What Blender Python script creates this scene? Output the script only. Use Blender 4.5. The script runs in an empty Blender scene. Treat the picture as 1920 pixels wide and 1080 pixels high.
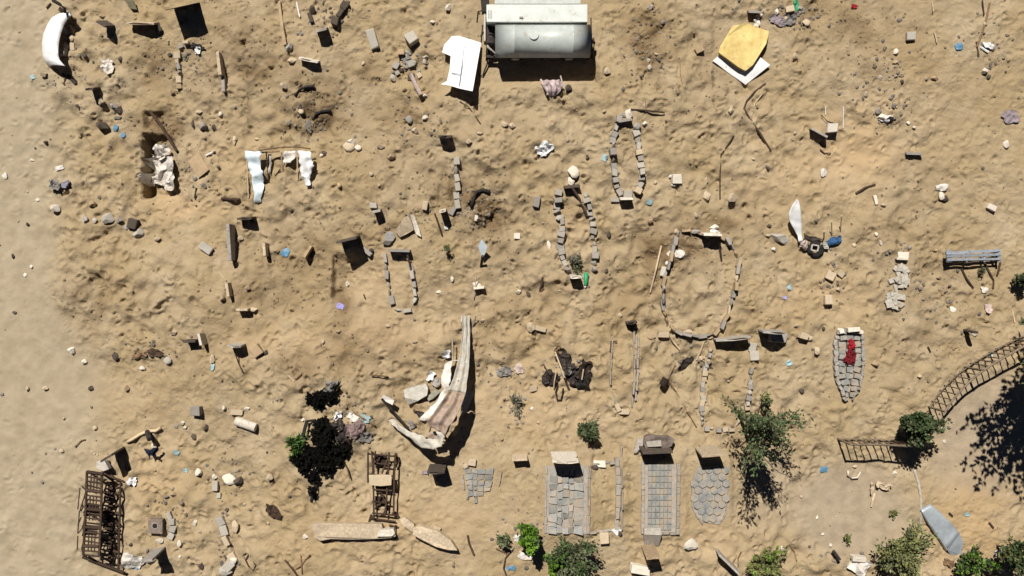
import bpy, bmesh, math, random
import numpy as np
from mathutils import Vector, Matrix, noise as mnoise

R = math.radians
C = bpy.context.scene.collection
scene = bpy.context.scene
rnd = random.Random(7)

# ------------------------------------------------------------------ camera, sky, sun, exposure
S = 66.0            # photo pixels (1920 wide) per metre on the ground
H = 25.2            # height of the drone above the ground
cam_d = bpy.data.cameras.new('drone_camera')
cam = bpy.data.objects.new('drone_camera', cam_d)
C.objects.link(cam)
cam.location = (0, 0, H)
cam.rotation_euler = (0, 0, 0)
cam_d.sensor_width = 36
cam_d.lens = 36 * H / (1920 / S)
cam_d.clip_start = 0.1
cam_d.clip_end = 2000
scene.camera = cam

SUN_EL = R(55)
SX, SY = -0.32, 0.947      # horizontal direction towards the sun
world = bpy.data.worlds.new('World')
scene.world = world
world.use_nodes = True
wn = world.node_tree
bg = wn.nodes['Background']
sky = wn.nodes.new('ShaderNodeTexSky')
sky.sky_type = 'NISHITA'
sky.sun_disc = False
sky.sun_elevation = SUN_EL
sky.sun_rotation = math.atan2(SX, SY)
sky.altitude = 2500
sky.air_density = 0.25
sky.dust_density = 0.0
wn.links.new(sky.outputs['Color'], bg.inputs['Color'])
bg.inputs['Strength'].default_value = 0.05

sun_d = bpy.data.lights.new('sun', 'SUN')
sun_d.energy = 5.0
sun_d.angle = R(0.5)
sun_d.color = (1.0, 0.955, 0.88)
sun = bpy.data.objects.new('sun', sun_d)
C.objects.link(sun)
sv = Vector((SX * math.cos(SUN_EL), SY * math.cos(SUN_EL), math.sin(SUN_EL)))
sun.rotation_euler = sv.to_track_quat('Z', 'Y').to_euler()
sun.location = (-6, 15, 30)

scene.view_settings.view_transform = 'Standard'
scene.view_settings.look = 'None'
scene.view_settings.gamma = 1
scene.view_settings.exposure = 0.38
scene.view_settings.use_curve_mapping = False

# ------------------------------------------------------------------ coordinates
def P(px, py):
    """photo pixel -> metres on the ground"""
    return ((px - 960) / S, (540 - py) / S)

def Uw(px, py, z):
    """point seen at a photo pixel, at height z above the datum -> world"""
    k = (H - z) / H
    return Vector(((px - 960) / S * k, (540 - py) / S * k, z))

# ------------------------------------------------------------------ materials
MATS = {}
def mat(name, col, rough=0.9, var=0.18, scale=14.0, metal=0.0, col2=None, bump=0.3, spec=0.3, dust=0.0, bdist=0.01, trans=0.0):
    if name in MATS:
        return MATS[name]
    m = bpy.data.materials.new(name)
    m.use_nodes = True
    nt = m.node_tree
    b = nt.nodes['Principled BSDF']
    tc = nt.nodes.new('ShaderNodeTexCoord')
    n1 = nt.nodes.new('ShaderNodeTexNoise')
    n1.inputs['Scale'].default_value = scale
    n1.inputs['Detail'].default_value = 6
    n1.inputs['Roughness'].default_value = 0.65
    nt.links.new(tc.outputs['Object'], n1.inputs['Vector'])
    ramp = nt.nodes.new('ShaderNodeValToRGB')
    c2 = col2 or tuple(c * (1 - 1.6 * var) for c in col)
    c1 = tuple(min(c * (1 + var), 1) for c in col)
    ramp.color_ramp.elements[0].position = 0.33
    ramp.color_ramp.elements[1].position = 0.66
    ramp.color_ramp.elements[0].color = (*c2, 1)
    ramp.color_ramp.elements[1].color = (*c1, 1)
    nt.links.new(n1.outputs['Fac'], ramp.inputs['Fac'])
    oi = nt.nodes.new('ShaderNodeObjectInfo')
    mr = nt.nodes.new('ShaderNodeMapRange')
    mr.inputs['To Min'].default_value = 1 - var * 0.9
    mr.inputs['To Max'].default_value = 1 + var * 0.6
    nt.links.new(oi.outputs['Random'], mr.inputs['Value'])
    mul = nt.nodes.new('ShaderNodeVectorMath'); mul.operation = 'SCALE'
    nt.links.new(ramp.outputs['Color'], mul.inputs[0])
    nt.links.new(mr.outputs['Result'], mul.inputs['Scale'])
    last = mul.outputs['Vector']
    if dust > 0:
        n2 = nt.nodes.new('ShaderNodeTexNoise')
        n2.inputs['Scale'].default_value = 5
        n2.inputs['Detail'].default_value = 8
        n2.inputs['Roughness'].default_value = 0.7
        nt.links.new(tc.outputs['Object'], n2.inputs['Vector'])
        mp = nt.nodes.new('ShaderNodeMapRange')
        mp.inputs['From Min'].default_value = 0.62 - dust * 0.3
        mp.inputs['From Max'].default_value = 0.72
        nt.links.new(n2.outputs['Fac'], mp.inputs['Value'])
        mx = nt.nodes.new('ShaderNodeMix'); mx.data_type = 'RGBA'
        nt.links.new(mp.outputs['Result'], mx.inputs['Factor'])
        nt.links.new(last, mx.inputs['A'])
        mx.inputs['B'].default_value = (0.34, 0.235, 0.13, 1)
        last = mx.outputs['Result']
    nt.links.new(last, b.inputs['Base Color'])
    b.inputs['Roughness'].default_value = rough
    b.inputs['Metallic'].default_value = metal
    b.inputs['Specular IOR Level'].default_value = spec
    if bump > 0:
        n3 = nt.nodes.new('ShaderNodeTexNoise')
        n3.inputs['Scale'].default_value = scale * 2.5
        n3.inputs['Detail'].default_value = 6
        nt.links.new(tc.outputs['Object'], n3.inputs['Vector'])
        bp = nt.nodes.new('ShaderNodeBump')
        bp.inputs['Strength'].default_value = bump
        bp.inputs['Distance'].default_value = bdist
        nt.links.new(n3.outputs['Fac'], bp.inputs['Height'])
        nt.links.new(bp.outputs['Normal'], b.inputs['Normal'])
    MATS[name] = m
    return m

STONE = {
 'p': mat('pale_stone', (0.46, 0.37, 0.26), dust=0.25),
 'w': mat('white_stone', (0.62, 0.56, 0.47), dust=0.1),
 'g': mat('grey_stone', (0.29, 0.265, 0.235), dust=0.25),
 't': mat('tan_stone', (0.37, 0.27, 0.165), dust=0.3),
 'd': mat('dark_and_shaded_stone', (0.075, 0.058, 0.045), dust=0.1),  # dark stone; on upright markers it also carries their faces' shade
 'l': mat('light_concrete', (0.38, 0.35, 0.30), dust=0.2),
}
TONE = {'p': 'cream', 'w': 'whitish', 'g': 'grey', 't': 'tan', 'd': 'dark brown', 'l': 'light grey'}
M_WHITE = mat('white_sheet', (0.66, 0.66, 0.655), rough=0.5, var=0.07, scale=5, bump=0.15, dust=0.0)
M_WPAINT = mat('tanker_paint', (0.43, 0.46, 0.435), rough=0.45, var=0.10, scale=3, bump=0.1, spec=0.4, dust=0.12)
M_BOXP = mat('box_paint', (0.56, 0.585, 0.55), rough=0.55, var=0.08, scale=3, bump=0.1, spec=0.3, dust=0.15)
M_PLASTIC = mat('white_plastic', (0.58, 0.54, 0.49), rough=0.5, var=0.14, scale=9, bump=0.2, dust=.35)
M_BLUEWHITE = mat('bluish_sheet', (0.58, 0.66, 0.70), rough=0.4, var=0.1, scale=6, bump=0.15)
M_YELLOW = mat('yellow_foam', (0.60, 0.48, 0.20), rough=0.95, var=0.13, scale=3, bump=0.4, spec=0.1, col2=(.46,.33,.12), dust=.12)
M_BLACK = mat('black_rubber', (0.018, 0.016, 0.015), rough=0.85, var=0.3)
M_RUST = mat('rusty_steel', (0.062, 0.036, 0.024), rough=0.9, var=0.4, scale=30)
M_RUST_SHADE = mat('rust_and_shade_sheet', (0.030, 0.018, 0.013), rough=0.9, var=0.4, scale=12)  # rust, taken near black to hold the standing sheet's shade too
M_BROWNM = mat('reddish_sheet', (0.30, 0.225, 0.18), rough=0.7, var=0.25, scale=8, dust=0.4)
M_PALEM = mat('pale_sheet_metal', (0.42, 0.395, 0.34), rough=0.6, var=0.14, scale=7, dust=0.3)
M_FENCE = mat('railing_paint', (0.20, 0.15, 0.10), rough=0.7, var=0.3, scale=20)
M_WOOD = mat('dry_wood', (0.20, 0.125, 0.07), rough=0.95, var=0.35, scale=25)
M_PWOOD = mat('pale_wood', (0.52, 0.40, 0.26), rough=0.95, var=0.2, scale=25)
M_DWOOD = mat('dark_wood', (0.06, 0.037, 0.024), rough=0.95, var=0.35, scale=25)
M_BLUE = mat('blue_plastic', (0.10, 0.22, 0.34), rough=0.5, var=0.15)
M_CYAN = mat('pale_blue_plastic', (0.26, 0.38, 0.40), rough=0.5, var=0.12)
M_NAVY = mat('navy_cloth', (0.02, 0.025, 0.06), rough=0.9, var=0.3)
M_RED = mat('red_cloth', (0.27, 0.008, 0.014), rough=0.85, var=0.3, scale=18)
M_GREEN = mat('green_plastic', (0.03, 0.26, 0.11), rough=0.5, var=0.2)
M_PURPLE = mat('purple_cloth', (0.27, 0.22, 0.24), rough=0.9, var=0.2)
M_PINK = mat('pinkish_cloth', (0.42, 0.33, 0.29), rough=0.9, var=0.2)
M_GALV = mat('galvanised_sheet', (0.40, 0.44, 0.47), rough=0.36, var=0.18, scale=2, metal=0.35, bump=0.05)
M_BENCH = mat('blue_grey_paint', (0.22, 0.25, 0.29), rough=0.6, var=0.18, scale=8, dust=0.3)
M_PAVER = mat('cement_paver', (0.275, 0.28, 0.265), rough=0.9, var=0.2, scale=5, dust=0.5)
M_MORTAR = mat('mortar_kerb', (0.30, 0.265, 0.225), rough=0.95, var=0.15, scale=10, dust=0.35)
M_CHAR = mat('charred_metal', (0.04, 0.03, 0.026), rough=0.75, var=0.5, scale=10)
M_BEIGE = mat('beige_vinyl', (0.46, 0.37, 0.25), rough=0.7, var=0.12, scale=6, dust=0.3)
M_GREY = mat('grey_sheet', (0.21, 0.195, 0.18), rough=0.8, var=0.15)

# ------------------------------------------------------------------ terrain
STEP = 0.036
GX0, GX1, GY0, GY1 = -16.4, 16.4, -10.0, 10.0
gx = np.arange(GX0, GX1 + 1e-6, STEP)
gy = np.arange(GY0, GY1 + 1e-6, STEP)
NX, NY = len(gx), len(gy)
nrng = np.random.default_rng(11)

def bspl(coords, wl, n):
    t = coords / wl
    i = np.floor(t).astype(int); f = t - i
    W = np.zeros((len(coords), n))
    w = [(1 - f) ** 3 / 6, (3 * f**3 - 6 * f**2 + 4) / 6, (-3 * f**3 + 3 * f**2 + 3 * f + 1) / 6, f**3 / 6]
    r = np.arange(len(coords))
    for k in range(4):
        W[r, i + k] += w[k]
    return W
def vnoise(wx, wy=None):
    wy = wy or wx
    nx = int((GX1 - GX0) / wx) + 6; ny = int((GY1 - GY0) / wy) + 6
    G = nrng.uniform(-1, 1, (ny, nx))
    return bspl(gy - GY0, wy, ny) @ G @ bspl(gx - GX0, wx, nx).T * 1.8
XX, YY = np.meshgrid(gx, gy)
PX = XX * S + 960; PY = 540 - YY * S
wob = vnoise(0.9) * 9 + vnoise(0.35) * 4
def blob(px, py, rx, ry, p=1.0):
    return np.exp(-((((PX + wob - px) / rx) ** 2 + ((PY + wob - py) / ry) ** 2) ** p))
def sstep(v, a, b):
    t = np.clip((v - a) / (b - a), 0, 1)
    return t * t * (3 - 2 * t)

# road strip on the left: boundary x as a function of y
by = np.array([-200, 0, 120, 250, 400, 470, 560, 640, 720, 800, 900, 1000, 1300])
bx = np.array([150, 120, 85, 120, 110, 96, 100, 150, 205, 210, 150, 165, 190])
bw = np.array([60, 50, 45, 60, 40, 14, 14, 30, 60, 70, 60, 60, 60])
edge = np.interp(PY, by, bx); ew = np.interp(PY, by, bw) * 1.25 + 4
ROAD = 1 - sstep(PX + wob * 1.4 + 5*vnoise(.12) + 12*vnoise(1.3), edge - ew, edge + ew)
# grey compact path by the railings, lower right
PATH = blob(1600, 960, 110, 85, 2) + blob(1840, 800, 90, 110, 2) + 0.5 * blob(1480, 930, 160, 90)
PATH = np.clip(PATH + .8*blob(1800, 880, 70, 60, 2), 0, 1)
PALE = np.zeros_like(XX)
for a in [(340,390,60,22,.9),(740,640,90,50,.5),(1610,290,70,60,.8),(720,520,60,60,.4),(1550,560,90,50,.4),(1480,330,120,90,.3),
          (600,1000,200,60,.3),(300,900,60,70,.5),(850,960,120,70,.4),(1000,760,160,60,.4),(1700,210,110,60,.3),(560,640,120,40,.4),
          (430,290,60,50,.3),(1010,600,200,60,.25),(1340,1010,130,60,.4),(240,740,80,60,.3),(1070,430,28,45,.3)]:
    PALE += a[4] * blob(*a[:4])
PALE = np.clip(PALE, 0, 1)
DAMP_SHADE = np.zeros_like(XX)  # damp soil plus the shade of crumbly clods, both painted as darker ground
DD = [(280,125,34,30,1),(510,125,38,20,.7),(590,185,40,40,.6),(600,225,45,22,.8),(1215,80,46,55,.8),(900,385,55,50,.9),(555,470,80,50,.5),
      (175,560,50,60,.5),(665,130,34,30,.7),(770,215,50,32,.7),(1290,460,60,50,.7),(1210,460,30,60,.5),(1060,385,20,20,.4),(640,560,24,40,.8),
      (520,560,60,30,.6),(700,430,60,30,.5),(1650,100,80,60,.4),(1380,410,60,14,.6),(400,640,60,30,.3),(295,235,40,30,.9),(560,680,90,30,.4),
      (930,470,40,40,.4),(1570,30,100,30,.4),(1720,430,80,100,.25),(1760,560,90,60,.3),(1000,560,100,40,.25),(700,650,90,40,.35),(440,150,80,60,.3),
      (450,80,60,60,.4),(760,330,120,60,.2),(1330,150,80,70,.25),(1180,560,60,60,.25),(1730,640,60,40,.35),(900,640,60,50,.3),(740,740,60,60,.2)]
for a in DD:
    DAMP_SHADE += a[4] * blob(*a[:4])
DAMP_SHADE = np.clip(DAMP_SHADE * (0.95 + 0.7 * vnoise(0.22) + .4*vnoise(.5)), 0, 1) * (1 - ROAD)
ORANGE = (blob(1830, 960, 110, 75, 1) + .5*blob(1800,1010,80,50,1)) * (.8 + .5*vnoise(.4) + .3*vnoise(.13)) * sstep(PX + wob * .3, 1716, 1728)
ORANGE = np.clip(ORANGE, 0, 1)

rough = np.clip((1 - 0.76 * ROAD) * (1 - 0.9 * PATH) * (1 - 0.6 * PALE) * (1 - .55 * ORANGE) + 0.55 * DAMP_SHADE, 0.08, 1.4)
rough *= 1 - 0.3 * sstep(PX, 1450, 1800)
rough *= np.clip(.92 + .55 * vnoise(1.6), .35, 1.5)
h = 0.18 * vnoise(3.6) + 0.13 * vnoise(1.9)
h *= (1 - 0.8 * ROAD)
h += 0.16 * (1 - ROAD)
d = 0.050 * vnoise(0.8) + 0.056 * vnoise(0.40) + 0.048 * vnoise(0.25) + 0.052 * vnoise(0.16) + 0.026 * vnoise(0.11)
rid = 1 - np.abs(vnoise(0.36)); d += 0.022 * (rid - .6)
rid2 = 1 - np.abs(vnoise(0.2, 0.24)); d += 0.016 * (rid2 - .6)
d += DAMP_SHADE * (0.03 * vnoise(0.12) + 0.02 * vnoise(0.075))
h += d * rough
h += 0.006 * vnoise(0.11) + .008*vnoise(.3)
# foot prints and dents trodden into the sand
fr = random.Random(3)
for i in range(7500):
    x = fr.uniform(GX0 + .5, GX1 - .5); y = fr.uniform(GY0 + .5, GY1 - .5)
    j = int((x - GX0) / STEP); k = int((y - GY0) / STEP)
    rr = rough[k, j]
    if rr < .2 and fr.random() < .5: continue
    a = fr.uniform(0, math.pi); lx = fr.uniform(.055, .14); ly = lx * fr.uniform(.4, .75)
    dp = fr.uniform(.02, .075) * min(rr, 1.0)
    n = 7
    sl = (slice(max(k-n,0), k+n+1), slice(max(j-n,0), j+n+1))
    dx = XX[sl] - x; dy = YY[sl] - y
    u = (dx*math.cos(a) + dy*math.sin(a))/lx; v = (-dx*math.sin(a) + dy*math.cos(a))/ly
    q = u*u + v*v
    h[sl] += dp * (-np.exp(-q*1.6) + .55*np.exp(-(np.sqrt(q)-1.25)**2*7))
# larger mounds and hollows
for (px, py, rx, ry, am) in [(330,560,190,90,.22),(300,500,120,60,.10),(560,480,60,40,-.14),(690,520,60,55,-.22),(500,560,40,30,-.1),(640,600,50,30,.12),
        (590,140,60,60,.12),(150,420,70,40,.10),(900,380,40,30,-.08),(1310,545,62,90,.08),(1075,430,26,60,.07),(1175,300,20,60,.06),(755,530,22,45,.06),
        (1365,720,40,75,.06),(700,640,90,40,.14),(430,700,100,40,.10),(1690,160,120,80,.2),(160,500,60,60,.14),(420,560,70,60,.14),(800,650,70,50,.16),(640,700,60,40,.12),(930,300,70,50,.14),(660,330,60,50,.12),(1120,150,70,50,.10),(1300,200,90,60,.12),(540,60,60,50,.14),(430,40,50,50,.1),(1180,470,40,60,.12),(1440,560,70,60,.12),(830,480,60,60,.12),(240,640,70,30,.12),(1740,470,100,90,.10),(1600,300,60,50,-.08),(860,240,80,50,.12),
        (380,160,30,60,.08),(1130,620,120,40,.08),(1720,660,90,60,.08),(560,880,70,60,.08),(1500,900,100,60,-.05),(600,330,120,50,.08)]:
    h += am * blob(px, py, rx, ry)
# open trench with a steep west side
tr = sstep(PX + wob*.45 + 2*vnoise(.15), 264, 268) * (1 - .6*sstep(PX, 272, 284) - .4*sstep(PX, 290, 345)) * sstep(PY, 246, 262) * (1 - sstep(PY, 362, 376))
h -= 0.72 * tr * (1 + .25*vnoise(.3))
tr2 = sstep(PX, 266, 276) * (1 - sstep(PX, 292, 312)) * sstep(PY, 206, 214) * (1 - sstep(PY, 236, 250))
h -= 0.22 * tr2
tr3 = sstep(PX + wob*.2, 622, 628) * (1 - sstep(PX, 640, 690)) * sstep(PY, 470, 500) * (1 - sstep(PY, 545, 575))
h -= 0.24 * tr3
# flat pads under the paved graves
def pad(px, py, rx, ry):
    global h
    m = (1 - sstep(np.abs(PX - px), rx, rx + 14)) * (1 - sstep(np.abs(PY - py), ry, ry + 14))
    k = int(((540 - py) / S - GY0) / STEP); j = int(((px - 960) / S - GX0) / STEP)
    z = float(np.mean(h[k-8:k+9, j-8:j+9]))
    h = h * (1 - m) + (z + (h - z) * 0.12) * m
for q in [(1062,930,40,62),(1232,930,38,66),(1325,920,34,58),(900,905,34,36),(1590,685,30,66),(1680,530,20,50),(1000,55,110,100),(1392,95,50,55)]:
    pad(*q)

def gh(x, y):
    u = (x - GX0) / STEP; v = (y - GY0) / STEP
    u = min(max(u, 0), NX - 1.001); v = min(max(v, 0), NY - 1.001)
    i = int(u); j = int(v); a = u - i; b = v - j
    return float((h[j, i]*(1-a) + h[j, i+1]*a)*(1-b) + (h[j+1, i]*(1-a) + h[j+1, i+1]*a)*b)
def G(px, py):
    x, y = P(px, py)
    return gh(x, y)
def U(px, py, z):
    """seen pixel at height z above the local ground"""
    g = G(px, py)
    return Uw(px, py, g + z)

# one sheet: the fine patch, then ever wider rings out to the horizon
ext = np.array([0.05, 0.15, 0.4, 1, 2.2, 5, 11, 24, 50, 110, 240, 520])
ax = np.concatenate([GX0 - ext[::-1], gx, GX1 + ext]); ay = np.concatenate([GY0 - ext[::-1], gy, GY1 + ext])
def pad_arr(a):
    return np.pad(a, len(ext), mode='edge')
AX, AY = np.meshgrid(ax, ay)
AH = pad_arr(h)
far = np.maximum(np.maximum(GX0 - AX, AX - GX1), np.maximum(GY0 - AY, AY - GY1)).clip(0)
AH = AH * np.exp(-far / 6.0)
nx, ny = len(ax), len(ay)
co = np.stack([AX, AY, AH], -1).reshape(-1, 3).astype(np.float32)
idx = np.arange(nx * ny).reshape(ny, nx)
fc = np.stack([idx[:-1, :-1], idx[:-1, 1:], idx[1:, 1:], idx[1:, :-1]], -1).reshape(-1, 4).astype(np.int32)
me = bpy.data.meshes.new('ground')
me.vertices.add(len(co)); me.vertices.foreach_set('co', co.ravel())
me.loops.add(fc.size); me.loops.foreach_set('vertex_index', fc.ravel())
me.polygons.add(len(fc)); me.polygons.foreach_set('loop_start', np.arange(0, fc.size, 4, dtype=np.int32))
me.update(); me.validate()
me.polygons.foreach_set('use_smooth', np.ones(len(fc), dtype=bool))
at = me.color_attributes.new('soil', 'FLOAT_COLOR', 'POINT')
soil = np.stack([pad_arr(ROAD), pad_arr(np.clip(PATH + .0*PALE, 0, 1)), pad_arr(DAMP_SHADE), pad_arr(ORANGE)], -1).reshape(-1, 4).astype(np.float32)
at.data.foreach_set('color', soil.ravel())
at2 = me.attributes.new('pale', 'FLOAT', 'POINT')
at2.data.foreach_set('value', pad_arr(PALE).ravel().astype(np.float32))
ground = bpy.data.objects.new('ground', me); C.objects.link(ground)
ground['kind'] = 'structure'
ground['label'] = 'trampled pale brown sand with a greyer smooth strip along one side'

gm = bpy.data.materials.new('sand'); gm.use_nodes = True
nt = gm.node_tree; b = nt.nodes['Principled BSDF']
b.inputs['Roughness'].default_value = 1.0
b.inputs['Specular IOR Level'].default_value = 0.08
def node(t, **kw):
    n = nt.nodes.new(t)
    for k, v in kw.items():
        n.inputs[k].default_value = v
    return n
tc = nt.nodes.new('ShaderNodeTexCoord')
def nz(scale, detail=6, rough=.6):
    n = node('ShaderNodeTexNoise', Scale=scale, Detail=detail, Roughness=rough)
    nt.links.new(tc.outputs['Object'], n.inputs['Vector'])
    return n.outputs['Fac']
def mixc(fac, a, bcol):
    m = nt.nodes.new('ShaderNodeMix'); m.data_type = 'RGBA'
    if isinstance(fac, float): m.inputs['Factor'].default_value = fac
    else: nt.links.new(fac, m.inputs['Factor'])
    for k, v in (('A', a), ('B', bcol)):
        if isinstance(v, tuple): m.inputs[k].default_value = (*v, 1)
        else: nt.links.new(v, m.inputs[k])
    return m.outputs['Result']
def rng(v, a, bb, c, dd):
    m = nt.nodes.new('ShaderNodeMapRange')
    m.inputs['From Min'].default_value = a; m.inputs['From Max'].default_value = bb
    m.inputs['To Min'].default_value = c; m.inputs['To Max'].default_value = dd
    nt.links.new(v, m.inputs['Value'])
    return m.outputs['Result']
att = nt.nodes.new('ShaderNodeAttribute'); att.attribute_name = 'soil'
sep = nt.nodes.new('ShaderNodeSeparateColor'); nt.links.new(att.outputs['Color'], sep.inputs['Color'])
att2 = nt.nodes.new('ShaderNodeAttribute'); att2.attribute_name = 'pale'
SAND1 = (0.378, 0.300, 0.196); SAND2 = (0.298, 0.230, 0.145)
base = mixc(rng(nz(1.3, 5), .35, .65, 0, 1), SAND1, SAND2)
base = mixc(rng(nz(.42, 4, .55), .42, .62, 0, .75), base, (0.310, 0.231, 0.128))
base = mixc(rng(nz(.75, 3, .5), .56, .70, 0, .5), base, (0.400, 0.328, 0.228))
base = mixc(rng(nz(9, 6, .7), .40, .68, 0, .5), base, (0.265, 0.190, 0.102))
base = mixc(rng(att2.outputs['Fac'], 0, 1, 0, .8), base, (0.43, 0.305, 0.175))
base = mixc(sep.outputs['Green'], base, mixc(rng(nz(3, 6, .65), .38, .64, 0, 1), (0.335, 0.270, 0.190), (0.265, 0.210, 0.148)))
road = mixc(rng(nz(2.2, 6), .35, .65, 0, 1), (0.352, 0.292, 0.205), (0.290, 0.236, 0.160))
base = mixc(sep.outputs['Red'], base, road)
base = mixc(rng(att.outputs['Alpha'], 0, 1, 0, .75), base, (0.385, 0.268, 0.145))
base = mixc(rng(sep.outputs['Blue'], 0, .9, 0, .92), base, (0.150, 0.100, 0.052))  # damp soil and clod shade darken the sand colour together
base = mixc(rng(nz(55, 3, .7), .60, .72, 0, .5), base, (0.12, 0.08, 0.05))
base = mixc(rng(nz(38, 2, .6), .68, .76, 0, .5), base, (0.50, 0.40, 0.28))
nt.links.new(base, b.inputs['Base Color'])
bp = node('ShaderNodeBump', Strength=.62, Distance=.055)
add = nt.nodes.new('ShaderNodeMath'); add.operation = 'ADD'
vor = node('ShaderNodeTexVoronoi', Scale=6.5); vor.feature = 'SMOOTH_F1'; vor.inputs['Smoothness'].default_value = .35
wv = nt.nodes.new('ShaderNodeMix'); wv.data_type = 'VECTOR'
nw = node('ShaderNodeTexNoise', Scale=5, Detail=3, Roughness=.6); nt.links.new(tc.outputs['Object'], nw.inputs['Vector'])
wv.inputs['Factor'].default_value = .16
nt.links.new(tc.outputs['Object'], wv.inputs['A']); nt.links.new(nw.outputs['Color'], wv.inputs['B'])
nt.links.new(wv.outputs['Result'], vor.inputs['Vector'])
vm = nt.nodes.new('ShaderNodeMath'); vm.operation = 'MULTIPLY'; vm.inputs[1].default_value = .8
nt.links.new(vor.outputs['Distance'], vm.inputs[0])
va = nt.nodes.new('ShaderNodeMath'); va.operation = 'ADD'
nt.links.new(vm.outputs[0], va.inputs[0]); nt.links.new(nz(11, 5, .6), va.inputs[1])
nt.links.new(va.outputs[0], add.inputs[0])
half = nt.nodes.new('ShaderNodeMath'); half.operation = 'MULTIPLY'; half.inputs[1].default_value = .35
nt.links.new(nz(60, 4, .6), half.inputs[0]); nt.links.new(half.outputs[0], add.inputs[1])
amt = nt.nodes.new('ShaderNodeMath'); amt.operation = 'MULTIPLY'
nt.links.new(add.outputs[0], amt.inputs[0]); nt.links.new(rng(sep.outputs['Red'], 0, 1, 1, .22), amt.inputs[1])
amt2 = nt.nodes.new('ShaderNodeMath'); amt2.operation = 'MULTIPLY'
nt.links.new(amt.outputs[0], amt2.inputs[0]); nt.links.new(rng(sep.outputs['Green'], 0, 1, 1, .25), amt2.inputs[1])
amt3 = nt.nodes.new('ShaderNodeMath'); amt3.operation = 'MULTIPLY'
nt.links.new(amt2.outputs[0], amt3.inputs[0]); nt.links.new(rng(att2.outputs['Fac'], 0, 1, 1, .4), amt3.inputs[1])
nt.links.new(amt3.outputs[0], bp.inputs['Height'])
nt.links.new(bp.outputs['Normal'], b.inputs['Normal'])
me.materials.append(gm)

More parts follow.
